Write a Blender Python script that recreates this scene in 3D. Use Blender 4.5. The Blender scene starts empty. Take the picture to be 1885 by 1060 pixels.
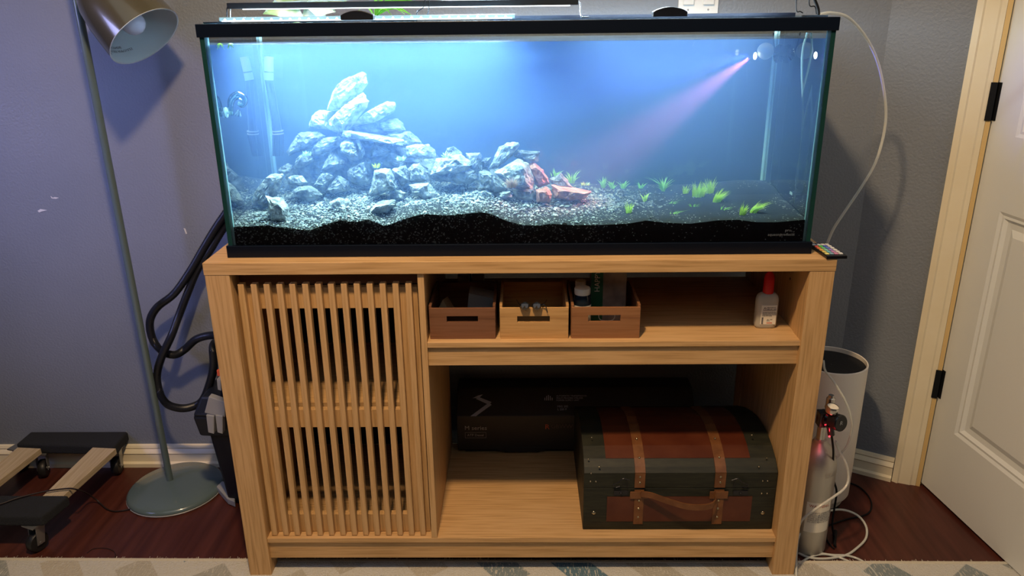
import bpy, bmesh, math, random
import numpy as np
from mathutils import Vector, Matrix, noise
R = random.Random(7)
sc = bpy.context.scene
# ------------------------------------------------------------------ camera, world, lights, exposure
CX, CY, CZ, YAW, PIT, ROL, F = 0.01126, -1.52316, 0.4858, -0.01572, 0.34334, -0.01161, 1425.0
FW = Vector((math.sin(YAW)*math.cos(PIT), math.cos(YAW)*math.cos(PIT), -math.sin(PIT)))
_r = Vector((math.cos(YAW), -math.sin(YAW), 0)); _u = _r.cross(FW)
RT = math.cos(ROL)*_r + math.sin(ROL)*_u; UP = -math.sin(ROL)*_r + math.cos(ROL)*_u
CAM = Vector((CX, CY, CZ))
cd = bpy.data.cameras.new('camera'); co = bpy.data.objects.new('camera', cd); sc.collection.objects.link(co)
cd.sensor_width = 36; cd.lens = F/1885*36; cd.clip_start = .01
m = Matrix.Identity(4)
for i in range(3):
    m[i][0], m[i][1], m[i][2], m[i][3] = RT[i], UP[i], -FW[i], CAM[i]
co.matrix_world = m; sc.camera = co
sc.view_settings.view_transform = 'Standard'; sc.view_settings.look = 'None'
sc.view_settings.exposure = 0; sc.view_settings.gamma = 1
sc.cycles.use_denoising = True
sc.cycles.max_bounces = 8; sc.cycles.transparent_max_bounces = 24
sc.cycles.diffuse_bounces = 2; sc.cycles.glossy_bounces = 4; sc.cycles.volume_bounces = 2
w = bpy.data.worlds.new('world'); sc.world = w; w.use_nodes = True
w.node_tree.nodes['Background'].inputs[0].default_value = (.62, .72, .95, 1)
w.node_tree.nodes['Background'].inputs[1].default_value = .010

def lamp(name, kind, loc, power, col, target=None, **kw):
    l = bpy.data.lights.new(name, kind); l.energy = power; l.color = col
    for k, v in kw.items(): setattr(l, k, v)
    o = bpy.data.objects.new(name, l); sc.collection.objects.link(o); o.location = loc
    if target is not None:
        o.rotation_euler = (Vector(target)-Vector(loc)).to_track_quat('-Z', 'Y').to_euler()
    return o
# warm ceiling lamp above and behind the camera, then two added fill lamps
lamp('ceiling_lamp_light', 'AREA', (-.22, -.92, 1.62), 37, (1, .68, .37), (-.1, -.2, -.6), shape='DISK', size=.13)
lamp('ceiling_fill', 'AREA', (0, -1.5, 1.66), 15, (.80, .90, 1), (0, -1.2, -.8), shape='RECTANGLE', size=3.4, size_y=2.4)  # added fill panel in place of bounced light, lifts wall shadows
lamp('wall_glow_fill', 'AREA', (-2.2, -.75, .65), 2.5, (.38, .42, 1), (-1.10, .505, .10), shape='RECTANGLE', size=.5, size_y=.5, spread=math.radians(58))  # added blue lamp imitating the tank's glow on the left wall
# the LED rows of the two light bars, shining down into the tank
lamp('light_bar_leds', 'AREA', (-.235, .17, .4945), 50, (.50, .75, 1), (-.235, .17, 0), shape='RECTANGLE', size=.66, size_y=.02)
lamp('lower_bar_leds', 'AREA', (-.30, .125, .4715), 17, (.50, .75, 1), (-.30, .125, 0), shape='RECTANGLE', size=.58, size_y=.016)

lamp('raised_bar_leds', 'AREA', (.19, .17, .5265), 14, (.74, .90, 1), (.19, .17, 0), shape='RECTANGLE', size=.68, size_y=.02)

# ------------------------------------------------------------------ pixel -> world helpers (1885 x 1060)
def ray(x, y): return FW*F + RT*(x-942.5) - UP*(y-530)
def PY(x, y, Y): d = ray(x, y); return CAM + d*((Y-CAM.y)/d.y)
def PZ(x, y, Z): d = ray(x, y); return CAM + d*((Z-CAM.z)/d.z)

# ------------------------------------------------------------------ mesh builder
ORG = {}
def spline(pts, k=8):
    P = [Vector(p) for p in pts]
    if len(P) < 3: return P
    P = [P[0]*2-P[1]] + P + [P[-1]*2-P[-2]]; out = []
    for i in range(1, len(P)-2):
        a, b, c, d = P[i-1:i+3]
        for j in range(k):
            t = j/k
            out.append(.5*((2*b)+(-a+c)*t+(2*a-5*b+4*c-d)*t*t+(-a+3*b-3*c+d)*t**3))
    out.append(P[-2]); return out
class MB:
    def __init__(s): s.v = []; s.f = []; s.m = []; s.cm = 0
    def add(s, vs, fs):
        n = len(s.v); s.v += [tuple(v) for v in vs]; s.f += [tuple(i+n for i in f) for f in fs]; s.m += [s.cm]*len(fs); return s
    def box(s, x0, x1, y0, y1, z0, z1):
        return s.hexa([(x0,y0,z0),(x1,y0,z0),(x1,y1,z0),(x0,y1,z0),(x0,y0,z1),(x1,y0,z1),(x1,y1,z1),(x0,y1,z1)])
    def hexa(s, p): return s.add(p, [(3,2,1,0),(4,5,6,7),(0,1,5,4),(1,2,6,5),(2,3,7,6),(3,0,4,7)])
    def obox(s, c, ax, ay, az, hx, hy, hz):
        c, ax, ay, az = Vector(c), Vector(ax).normalized(), Vector(ay).normalized(), Vector(az).normalized()
        return s.hexa([c+ax*(hx*i)+ay*(hy*j)+az*(hz*k) for i, j, k in ((-1,-1,-1),(1,-1,-1),(1,1,-1),(-1,1,-1),(-1,-1,1),(1,-1,1),(1,1,1),(-1,1,1))])
    def prism(s, poly, d):            # poly: world points, extruded along d
        n = len(poly); d = Vector(d); a = [Vector(p) for p in poly]; b = [p+d for p in a]
        return s.add(a+b, [tuple(range(n-1,-1,-1)), tuple(range(n, 2*n))]+[(i,(i+1)%n,n+(i+1)%n,n+i) for i in range(n)])
    def tube(s, pts, r, n=8, k=6, cap=True, flat=1):
        P = spline(pts, k) if k > 1 else [Vector(p) for p in pts]
        N = len(P); up = None; vs = []
        for i, p in enumerate(P):
            t = (P[min(i+1, N-1)]-P[max(i-1, 0)]).normalized()
            if up is None: up = t.orthogonal().normalized()
            up = (up-t*up.dot(t)).normalized(); sd = t.cross(up)
            rr = r(i/(N-1), i) if callable(r) else r
            for j in range(n):
                a = 2*math.pi*j/n; vs.append(p+up*(math.cos(a)*rr)+sd*(math.sin(a)*rr*flat))
        fs = [(i*n+j, i*n+(j+1)%n, (i+1)*n+(j+1)%n, (i+1)*n+j) for i in range(N-1) for j in range(n)]
        if cap: fs += [tuple(range(n-1,-1,-1)), tuple(range((N-1)*n, N*n))]
        return s.add(vs, fs)
    def lathe(s, prof, c=(0,0,0), ax=(0,0,1), n=24, cap=False):
        ax = Vector(ax).normalized(); a = ax.orthogonal().normalized(); b = ax.cross(a); c = Vector(c); vs = []
        for r_, h in prof:
            for j in range(n):
                t = 2*math.pi*j/n; vs.append(c+ax*h+a*(r_*math.cos(t))+b*(r_*math.sin(t)))
        N = len(prof); fs = [(i*n+j, i*n+(j+1)%n, (i+1)*n+(j+1)%n, (i+1)*n+j) for i in range(N-1) for j in range(n)]
        if cap: fs += [tuple(range(n-1,-1,-1)), tuple(range((N-1)*n, N*n))]
        return s.add(vs, fs)
    def ball(s, c, r, n=12, sq=(1,1,1)):
        q = MB(); q.lathe([(max(r*math.sin(math.pi*i/8), 1e-5), -r*math.cos(math.pi*i/8)) for i in range(9)], (0,0,0), n=n)
        return s.add([Vector((v[0]*sq[0], v[1]*sq[1], v[2]*sq[2]))+Vector(c) for v in q.v], q.f)
    def build(s, name, mat, parent=None, smooth=None, bevel=0, seg=2, origin=None, rings=False):
        V = np.array(s.v)
        if parent is not None: og = ORG[parent.name]
        elif origin is not None: og = Vector(origin)
        else: og = Vector(((V[:,0].min()+V[:,0].max())/2, (V[:,1].min()+V[:,1].max())/2, V[:,2].min()))
        me = bpy.data.meshes.new(name); me.from_pydata([tuple(Vector(v)-og) for v in s.v], [], s.f)
        mats = mat if isinstance(mat, (list, tuple)) else [mat]
        for mm in mats: me.materials.append(mm)
        if len(mats) > 1: me.polygons.foreach_set('material_index', s.m)
        bm = bmesh.new(); bm.from_mesh(me); bmesh.ops.recalc_face_normals(bm, faces=bm.faces); bm.to_mesh(me); bm.free()
        if smooth:
            me.polygons.foreach_set('use_smooth', [True]*len(me.polygons))
            me.set_sharp_from_angle(angle=math.radians(smooth))
        me.update()
        o = bpy.data.objects.new(name, me); sc.collection.objects.link(o)
        if parent is not None: o.parent = parent
        else: o.location = og
        ORG[o.name] = og
        if bevel:
            b = o.modifiers.new('bevel', 'BEVEL'); b.width = bevel; b.segments = seg; b.limit_method = 'ANGLE'; b.angle_limit = math.radians(40)
            if smooth is None:
                b.harden_normals = False
        return o
def tag(o, label=None, cat=None, group=None, kind=None):
    for k, v in (('label', label), ('category', cat), ('group', group), ('kind', kind)):
        if v: o[k] = v
    return o
def thing(name, loc, label, cat, group=None, kind=None):
    o = bpy.data.objects.new(name, None); o.empty_display_size = .05; sc.collection.objects.link(o); o.location = loc
    ORG[o.name] = Vector(loc); return tag(o, label, cat, group, kind)
def text(s, size, loc, right, up, mat, parent, name='lettering', align='LEFT', ext=.0001, bend=None):
    cu = bpy.data.curves.new('t', 'FONT'); cu.body = s; cu.size = size; cu.align_x = align; cu.align_y = 'CENTER'; cu.extrude = ext; cu.resolution_u = 2
    o = bpy.data.objects.new('t', cu); sc.collection.objects.link(o)
    me = bpy.data.meshes.new_from_object(o.evaluated_get(bpy.context.evaluated_depsgraph_get()))
    rt, u_ = Vector(right).normalized(), Vector(up).normalized(); nn = rt.cross(u_); q = MB()
    vs = [bend(v.co) if bend else Vector(loc)+rt*v.co.x+u_*v.co.y+nn*v.co.z for v in me.vertices]
    q.add(vs, [tuple(p.vertices) for p in me.polygons])
    bpy.data.objects.remove(o); bpy.data.curves.remove(cu)
    return q.build(name, mat, parent)

# ------------------------------------------------------------------ materials
MATS = {}
def mat(name, c1, rough=.5, metal=0, c2=None, sc_=(1,1,1), ns=20, detail=4, bump=0, bs=200, bdist=.001, spec=.5, coat=0, lo=.35, hi=.65,
        emit=None, es=0, trans=0, alpha=1, bsc=None, ior=1.45):
    mt = bpy.data.materials.new(name); mt.use_nodes = True; nt = mt.node_tree; b = nt.nodes['Principled BSDF']
    b.inputs['Base Color'].default_value = (*c1, 1); b.inputs['Roughness'].default_value = rough; b.inputs['Metallic'].default_value = metal
    b.inputs['Specular IOR Level'].default_value = spec; b.inputs['Coat Weight'].default_value = coat; b.inputs['IOR'].default_value = ior
    b.inputs['Transmission Weight'].default_value = trans; b.inputs['Alpha'].default_value = alpha
    if emit: b.inputs['Emission Color'].default_value = (*emit, 1); b.inputs['Emission Strength'].default_value = es
    tc = nt.nodes.new('ShaderNodeTexCoord')
    if c2:
        mp = nt.nodes.new('ShaderNodeMapping'); mp.inputs['Scale'].default_value = sc_; nt.links.new(tc.outputs['Object'], mp.inputs[0])
        n = nt.nodes.new('ShaderNodeTexNoise'); n.inputs['Scale'].default_value = ns; n.inputs['Detail'].default_value = detail; nt.links.new(mp.outputs[0], n.inputs[0])
        r = nt.nodes.new('ShaderNodeValToRGB'); r.color_ramp.elements[0].position = lo; r.color_ramp.elements[1].position = hi
        r.color_ramp.elements[0].color = (*c1, 1); r.color_ramp.elements[1].color = (*c2, 1)
        nt.links.new(n.outputs[0], r.inputs[0]); nt.links.new(r.outputs[0], b.inputs['Base Color'])
    if bump:
        n2 = nt.nodes.new('ShaderNodeTexNoise'); n2.inputs['Scale'].default_value = bs; n2.inputs['Detail'].default_value = 3
        if bsc:
            m2 = nt.nodes.new('ShaderNodeMapping'); m2.inputs['Scale'].default_value = bsc; nt.links.new(tc.outputs['Object'], m2.inputs[0]); nt.links.new(m2.outputs[0], n2.inputs[0])
        else: nt.links.new(tc.outputs['Object'], n2.inputs[0])
        bp = nt.nodes.new('ShaderNodeBump'); bp.inputs['Strength'].default_value = bump; bp.inputs['Distance'].default_value = bdist
        nt.links.new(n2.outputs[0], bp.inputs['Height']); nt.links.new(bp.outputs[0], b.inputs['Normal'])
    MATS[name] = mt; return mt
def thin_glass(name, tint, gloss_min, rough=.0, fres=True, green=None):
    """a clear sheet: straight-through transparency mixed with mirror reflection by fresnel"""
    mt = bpy.data.materials.new(name); mt.use_nodes = True; nt = mt.node_tree; nt.nodes.clear()
    out = nt.nodes.new('ShaderNodeOutputMaterial'); tr = nt.nodes.new('ShaderNodeBsdfTransparent'); gl = nt.nodes.new('ShaderNodeBsdfGlossy'); mx = nt.nodes.new('ShaderNodeMixShader')
    tr.inputs[0].default_value = (*tint, 1); gl.inputs['Roughness'].default_value = rough
    if fres:
        fr = nt.nodes.new('ShaderNodeFresnel'); fr.inputs[0].default_value = 1.45; mm = nt.nodes.new('ShaderNodeMath'); mm.operation = 'MAXIMUM'; mm.inputs[1].default_value = gloss_min
        nt.links.new(fr.outputs[0], mm.inputs[0]); nt.links.new(mm.outputs[0], mx.inputs[0])
    else: mx.inputs[0].default_value = gloss_min
    nt.links.new(tr.outputs[0], mx.inputs[1]); nt.links.new(gl.outputs[0], mx.inputs[2]); nt.links.new(mx.outputs[0], out.inputs[0]); return mt
def oak(name, axis, a=(.60,.375,.175), b=(.44,.26,.108), rough=.45):
    s = {'x': (2.4, 60, 60), 'y': (60, 2.4, 60), 'z': (60, 60, 2.4)}[axis]
    mt = mat(name, b, rough, c2=a, sc_=s, ns=3.2, detail=8, lo=.30, hi=.60, bump=.25, bs=9, bdist=.0006, bsc=s, spec=.4)
    nt = mt.node_tree; rmp = [n for n in nt.nodes if n.type == 'VALTORGB'][0]
    e = rmp.color_ramp.elements.new(.44); e.color = (a[0]*.93, a[1]*.9, a[2]*.85, 1)
    rmp.color_ramp.elements[-1].color = (a[0]*1.06, a[1]*1.06, a[2]*1.08, 1)
    return mt
OX, OY, OZ = oak('oak_grain_across', 'x'), oak('oak_grain_deep', 'y'), oak('oak_grain_upright', 'z')
PAINT = mat('grey_wall_paint', (.195,.222,.265), .55, c2=(.215,.242,.285), ns=3, bump=.5, bs=160, bdist=.0035)
IVORY = mat('ivory_trim_paint', (.86,.78,.59), .4, c2=(.82,.73,.53), ns=9, bump=.1, bs=30)
DOORP = mat('white_door_paint', (.80,.83,.82), .4, bump=.12, bs=260, bdist=.001)
FLOOR = mat('mahogany_floor', (.050,.0125,.0085), .34, c2=(.105,.030,.020), sc_=(14, .9, 1), ns=4, detail=7, lo=.3, hi=.75, bump=.1, bs=6, bsc=(20,1,1), spec=.4)
BLACKP = mat('black_plastic', (.004,.005,.009), .42, spec=.2)
SOFTBLK = mat('soft_black_plastic', (.006,.007,.009), .6, bump=.15, bs=300, spec=.2)
GLOSSBLK = mat('gloss_black', (.006,.007,.010), .18)
DARKM = mat('dark_metal', (.03,.03,.035), .4, .6)
STEEL = mat('bright_steel', (.62,.62,.60), .25, 1)
GALV = mat('zinc_plate', (.36,.37,.37), .42, .8)
WHITEP = mat('white_plastic', (.72,.72,.70), .35)
GREYP = mat('grey_plastic', (.30,.31,.32), .45)
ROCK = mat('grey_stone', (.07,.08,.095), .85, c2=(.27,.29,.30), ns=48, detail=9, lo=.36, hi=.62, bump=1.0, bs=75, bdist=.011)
ROCK2 = mat('pale_stone', (.12,.14,.15), .85, c2=(.44,.46,.46), ns=55, detail=9, lo=.35, hi=.6, bump=1.0, bs=90, bdist=.011)
ROCKR = mat('reddish_stone', (.30,.12,.10), .85, c2=(.48,.26,.22), ns=30, detail=8, bump=.9, bs=80, bdist=.005)
LEAF = mat('fresh_green_leaf', (.26,.60,.08), .45, c2=(.45,.80,.18), ns=30)
GRASS = mat('yellow_green_grass', (.58,.88,.08), .5, c2=(.80,.98,.25), ns=60)
MOSS = mat('pale_moss_green', (.40,.62,.25), .6, c2=(.62,.78,.50), ns=80)
def translucent(mt, col, f):
    nt = mt.node_tree; b = nt.nodes['Principled BSDF']; out = [n for n in nt.nodes if n.type == 'OUTPUT_MATERIAL'][0]
    t = nt.nodes.new('ShaderNodeBsdfTranslucent'); t.inputs[0].default_value = (*col, 1); mx = nt.nodes.new('ShaderNodeMixShader'); mx.inputs[0].default_value = f
    nt.links.new(b.outputs[0], mx.inputs[1]); nt.links.new(t.outputs[0], mx.inputs[2]); nt.links.new(mx.outputs[0], out.inputs[0])
translucent(LEAF, (.4,.85,.12), .4); translucent(GRASS, (.8,1,.15), .45)
SAND = None
def make_sand():
    mt = mat('black_sand', (.012,.013,.015), .9, bump=1, bs=700, bdist=.002); nt = mt.node_tree; b = nt.nodes['Principled BSDF']
    tc = [n for n in nt.nodes if n.type == 'TEX_COORD'][0]
    vo = nt.nodes.new('ShaderNodeTexVoronoi'); vo.inputs['Scale'].default_value = 420; nt.links.new(tc.outputs['Object'], vo.inputs[0])
    n = nt.nodes.new('ShaderNodeTexNoise'); n.inputs['Scale'].default_value = 14; n.inputs['Detail'].default_value = 3; nt.links.new(tc.outputs['Object'], n.inputs[0])
    sep = nt.nodes.new('ShaderNodeSeparateColor'); nt.links.new(vo.outputs['Color'], sep.inputs[0])
    sx = nt.nodes.new('ShaderNodeSeparateXYZ'); nt.links.new(tc.outputs['Object'], sx.inputs[0])
    mr = nt.nodes.new('ShaderNodeMapRange'); mr.inputs[1].default_value = .42; mr.inputs[2].default_value = -.25; mr.inputs[3].default_value = -.46; mr.inputs[4].default_value = -.02
    nt.links.new(sx.outputs[0], mr.inputs[0])
    ad = nt.nodes.new('ShaderNodeMath'); ad.operation = 'ADD'; nt.links.new(n.outputs[0], ad.inputs[0]); nt.links.new(mr.outputs[0], ad.inputs[1])
    mu = nt.nodes.new('ShaderNodeMath'); mu.operation = 'MULTIPLY'; mu.inputs[1].default_value = .42; nt.links.new(ad.outputs[0], mu.inputs[0])
    lt = nt.nodes.new('ShaderNodeMath'); lt.operation = 'LESS_THAN'; nt.links.new(sep.outputs[0], lt.inputs[0]); nt.links.new(mu.outputs[0], lt.inputs[1])
    ls = nt.nodes.new('ShaderNodeMath'); ls.operation = 'MULTIPLY'; nt.links.new(lt.outputs[0], ls.inputs[0]); nt.links.new(sep.outputs[1], ls.inputs[1])
    mx = nt.nodes.new('ShaderNodeMix'); mx.data_type = 'RGBA'; mx.inputs[6].default_value = (.010,.012,.016,1); mx.inputs[7].default_value = (.50,.52,.52,1)
    nt.links.new(ls.outputs[0], mx.inputs[0]); nt.links.new(mx.outputs[2], b.inputs['Base Color']); return mt
SAND = make_sand()

# ------------------------------------------------------------------ setting: floor, walls, trim, door
ZF = -.80; YW = .505
KX, KY = .917, .505; WD = Vector((.864, -.503, 0)).normalized(); WN = Vector((-.503, -.864, 0)).normalized()
def W2(s, off, z): p = Vector((KX, KY, 0))+WD*s+WN*off; return Vector((p.x, p.y, z))
tag(MB().box(-3, 2.6, -4, 1.2, ZF-.05, ZF).build('floor', FLOOR), 'dark mahogany wood floor with lengthwise grain', 'floor', kind='structure')
tag(MB().box(-3, KX, YW, YW+.1, ZF-.05, 1.7).build('wall_back', PAINT), 'blue-grey textured wall behind the aquarium', 'wall', kind='structure')
q = MB(); a = [W2(0,0,ZF), W2(.19,0,ZF), W2(.19,-.1,ZF), W2(0,-.1,ZF)]
q.hexa(a+[Vector((v.x, v.y, 1.7)) for v in a])
tag(q.build('wall_right', PAINT), 'short angled blue-grey wall beside the door', 'wall', kind='structure')
q = MB(); a = [W2(.31,-.01,ZF), W2(2.2,-.01,ZF), W2(2.2,-.11,ZF), W2(.31,-.11,ZF)]
q.hexa(a+[Vector((v.x, v.y, 1.7)) for v in a])
tag(q.build('wall_beyond', PAINT), 'grey wall hidden behind the open door', 'wall', kind='structure')
prof = [(0,0),(.022,0),(.022,.012),(.014,.016),(.013,.040),(.016,.044),(.013,.049),(.008,.056),(.010,.060),(.007,.067),(0,.069)]
def skirting(name, a, b, nrm, label):
    q = MB(); pa = [Vector(a)+Vector(nrm)*o+Vector((0,0,h)) for o, h in prof]; q.prism(pa, Vector(b)-Vector(a))
    return tag(q.build(name, IVORY), label, 'baseboard', kind='structure')
skirting('baseboard_back', (-3, YW, ZF), (KX, YW, ZF), (0,-1,0), 'cream moulded baseboard along the back wall')
skirting('baseboard_right', W2(-.004,0,ZF), W2(.180,0,ZF), WN, 'short cream baseboard on the angled wall')
q = MB(); pr = [(.182,0),(.182,.014),(.196,.018),(.200,.014),(.228,.010),(.232,.007),(.243,.005),(.243,-.05),(.182,-.05)]
q.prism([W2(s, o, ZF) for s, o in pr], (0,0,2.5)); tag(q.build('trim_1', IVORY), 'cream moulded door casing left of the open door', 'trim', kind='structure')
JAMB = mat('golden_lit_jamb', (.70,.50,.22), .45)  # golden light on the jamb put into its base colour
q = MB(); q.prism([W2(s, o, ZF) for s, o in ((.2435,.004),(.254,.004),(.254,-.012),(.31,-.012),(.31,-.10),(.2435,-.10))], (0,0,2.5))
tag(q.build('trim_2', JAMB), 'yellowish door jamb strip beside the hinges', 'trim', kind='structure')
# open door: hinge edge at DH, leaf runs towards the camera
DH = Vector((1.140, .384, 0)); DD = Vector((.125, -1, 0)).normalized(); DN = Vector((-1, -.125, 0)).normalized()
def D(u, z, o=0): p = DH+DD*u+DN*o; return Vector((p.x, p.y, z))
door = thing('door_1', (DH.x, DH.y, ZF+.008), 'off-white panelled door standing open at right', 'door', kind='structure')
DZ0, DZ1, DW = ZF+.010, 1.35, .78
pan = [(.090, DW-.09, -.583, .023), (.090, DW-.09, .199, 1.25)]
q = MB()                                       # leaf: stiles and rails around the sunk panels
def slab_d(u0, u1, z0, z1, o0, o1, q): q.hexa([D(u0,z0,o0),D(u1,z0,o0),D(u1,z0,o1),D(u0,z0,o1),D(u0,z1,o0),D(u1,z1,o0),D(u1,z1,o1),D(u0,z1,o1)])
slab_d(0, .09, DZ0, DZ1, -.035, 0, q); slab_d(DW-.09, DW, DZ0, DZ1, -.035, 0, q)
slab_d(.09, DW-.09, DZ0, -.583, -.035, 0, q); slab_d(.09, DW-.09, .023, .199, -.035, 0, q); slab_d(.09, DW-.09, 1.25, DZ1, -.035, 0, q)
q.build('door_leaf', DOORP, door)
for u0, u1, z0, z1 in pan:
    q = MB(); rings = [(0,0),(.008,-.004),(.014,-.003),(.022,-.010),(.036,-.011),(.052,-.004)]
    vs = []
    for i, (e, o) in enumerate(rings): vs += [D(u0+e,z0+e,o),D(u1-e,z0+e,o),D(u1-e,z1-e,o),D(u0+e,z1-e,o)]
    fs = [(i*4+j, i*4+(j+1)%4, (i+1)*4+(j+1)%4, (i+1)*4+j) for i in range(len(rings)-1) for j in range(4)]+[tuple(range((len(rings)-1)*4, len(rings)*4))]
    q.add(vs, fs); vs2 = [D(u0,z0,-.03),D(u1,z0,-.03),D(u1,z1,-.03),D(u0,z1,-.03)]; q.add(vs2, [(0,1,2,3)]); q.build('panel', DOORP, door)
for z0, z1 in ((.226,.315), (-.518,-.436)):
    q = MB(); p = DH+DN*.006; q.tube([(p.x-.004, p.y-.004, z0), (p.x-.004, p.y-.004, z1)], .0062, 10, 1)
    slab_d(-.004, .016, z0, z1, 0, .0018, q); q.obox((W2(.247,.006,(z0+z1)/2)), WD, WN, (0,0,1), .007, .002, (z1-z0)/2)
    tag(q.build('hinge', SOFTBLK, door), 'black door hinge')
tag(MB().box(.395, .492, YW-.006, YW, .4755, .56).build('switch_plate', WHITEP), 'cream double switch plate on wall above the tank', 'switch plate')
sp = bpy.data.objects['switch_plate']
for x in (.419, .468):
    MB().box(x-.013, x+.013, YW-.011, YW-.006, .4955, .55).build('rocker', WHITEP, sp, bevel=.001); 
    MB().ball((x, YW-.0065, .4845), .0022, 8).build('screw', GREYP, sp)
# flaked paint marks on the left wall
q = MB()
for pts in (((93,361),(96,364),(100,363),(108,364),(103,366),(95,365)), ((69,388),(74,385),(86,387),(77,389),(72,391)), ((338,420),(341,421),(344,430),(342,431))):
    q.prism([PY(x, y, YW-.0012) for x, y in pts], (0, .0012, 0))
tag(q.build('paint_chips', WHITEP), 'small white paint chips on the wall left of the lamp', 'chips', kind='stuff')

# ------------------------------------------------------------------ stand
stand = thing('media_stand', (0, .22, ZF), 'light oak media stand with a slatted sliding door under the aquarium', 'stand')
SB = -.690                                      # bottom shelf top
MB().box(-.656, .656, 0, .485, -.0267, 0).build('top_panel', OX, stand, bevel=.001)
for x0, x1 in ((-.655,-.603), (.603,.655)):
    for y0, y1 in ((.001,.052), (.388,.439)): MB().box(x0, x1, y0, y1, ZF, -.0268).build('leg', OZ, stand, bevel=.001)
    s = (x0+.024, x1-.006) if x0 > 0 else (x0+.006, x1-.024)
    q = MB(); q.box(s[0] if x0 < 0 else .606, s[1] if x0 > 0 else -.606, .052, .388, SB-.05, -.0268); q.build('side_panel', OZ, stand)
MB().box(-.603, .603, .005, .43, SB-.0125, SB).build('bottom_shelf', OX, stand, bevel=.0006)
MB().box(-.603, .603, .012, .027, -.7515, SB-.0127).build('bottom_rail', OX, stand, bevel=.0006)
MB().box(-.2105, -.197, .006, .43, SB+.0002, -.0268).build('divider', OZ, stand, bevel=.0006)
MB().box(-.1968, .6055, .005, .43, -.1965, -.1845).build('middle_shelf', OX, stand, bevel=.0006)
MB().box(-.1968, .603, .012, .027, -.242, -.1966).build('middle_rail', OX, stand, bevel=.0006)
MB().box(-.603, -.2106, .06, .40, -.372, -.357).build('inner_shelf', OX, stand)
MB().box(-.603, -.2106, .055, .07, -.066, -.0268).build('track_board', oak('brown_board', 'x', (.36,.20,.11), (.27,.145,.08)), stand)
MB().box(-.603, -.2106, .431, .4385, SB+.0005, -.0268).build('added_back_panel', mat('shade_dark_board', (.05,.035,.03), .8), stand)  # added dark board, shuts out the lit wall seen between the slats
HOLE = mat('shelf_pin_hole', (.02,.014,.01), .9)
for z in (-.044, -.082): MB().lathe([(.0001,0),(.0032,0)], (.6054, .115, z), (-1,0,0), 12).build('pin_hole', HOLE, stand)
sdoor = MB()                                    # sliding door board with two openings
X0, X1, Z0, Z1 = -.609+.008, -.2155, SB+.002, -.0655
for b in ((X0, -.559, Z0, Z1), (-.269, X1, Z0, Z1), (-.559, -.269, -.113, Z1), (-.559, -.269, -.404, -.360), (-.559, -.269, Z0, -.6405)):
    sdoor.box(b[0], b[1], .030, .046, b[2], b[3])
sdoor = sdoor.build('sliding_door', OZ, stand)
slat = None
for i in range(14):
    x = -.5874+i*.02735
    if slat is None:
        slat = MB().box(x-.0064, x+.0064, .014, .030, SB+.0015, -.052).build('slat', OZ, sdoor, bevel=.0009)
    else:
        c = slat.copy(); sc.collection.objects.link(c); c.parent = sdoor; c.location = (i*.02735, 0, 0)

# ------------------------------------------------------------------ aquarium
TX0, TX1, TY0, TY1, TB, TL, TT = -.6155, .6150, .036, .378, .026, .4443, .469
tank = thing('aquarium', (0, .2, 0), 'long rimmed glass aquarium with hazy blue water on the oak stand', 'aquarium')
FRAME = mat('black_tank_frame', (.003,.006,.014), .35, spec=.25)
def ringframe(z0, z1, w, lip, q):
    q.box(TX0, TX1, TY0, TY0+w, z0, z1); q.box(TX0, TX1, TY1-w, TY1, z0, z1)
    q.box(TX0, TX0+w, TY0+w, TY1-w, z0, z1); q.box(TX1-w, TX1, TY0+w, TY1-w, z0, z1)
q = MB(); ringframe(0, TB, .012, 0, q); q.build('bottom_frame', FRAME, tank, bevel=.001)
q = MB(); ringframe(TL, TT, .016, 0, q); q.build('top_frame', FRAME, tank, bevel=.001)
MB().box(TX0+.012, TX1-.012, TY0+.012, TY1-.012, .012, .022).build('bottom_pane', GLOSSBLK, tank)
GF = thin_glass('clear_front_glass', (.96,.985,.98), .02); GS = thin_glass('side_glass', (.94,.99,.99), .72)
EDGE = mat('dark_green_glass_edge', (.010,.045,.042), .15); SIL = mat('clear_silicone', (.45,.72,.76), .25, alpha=.75)
g = .009; xa, xb, ya, yb = TX0+.004, TX1-.004, TY0+.004, TY1-.004
tag(MB().box(xa+g+.0002, xb-g-.0002, ya, ya+.003, TB, TL).build('front_pane', GF, tank), 'clear glass front pane')
tag(MB().box(xa+g+.0002, xb-g-.0002, yb-.003, yb, TB, TL).build('back_pane', GF, tank), 'clear glass back pane')
tag(MB().box(xa+g+.0002, xb-g-.0002, yb+.0004, yb+.0012, TB, .4285).build('added_backing', mat('slate_blue_backing', (.030,.045,.060), .8), tank), 'added slate blue sheet hiding the lit wall behind the back pane')  # added sheet, blocks the band of lit wall seen through the water
for x0, x1 in ((xa, xa+g), (xb-g, xb)):
    q = MB(); q.add([(x0,ya,TB),(x1,ya,TB),(x1,yb,TB),(x0,yb,TB),(x0,ya,TL),(x1,ya,TL),(x1,yb,TL),(x0,yb,TL)], [(1,2,6,5),(3,0,4,7)])
    q.cm = 1; q.add(q.v[:8], [(0,1,5,4),(2,3,7,6)]); sp_ = q.build('side_pane', [GS, EDGE], tank); tag(sp_, 'glass side pane with dark green edge')
for x in (xa+g+.003, xb-g-.003):
    for y in (ya+.006, yb-.006):
        MB().tube([(x, y, TB), (x, y, TL)], .0036, 8, 1).build('silicone_bead', SIL, tank)
GL = thin_glass('lid_glass', (.9,.97,.97), .05)
lid = MB().box(TX0+.012, TX1-.02, .048, .20, .4692, .4724).build('lid_glass', GL, tank)
MB().box(-.06, TX1-.03, .205, .222, .4695, .4765).build('hinge_strip', BLACKP, lid)
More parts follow.
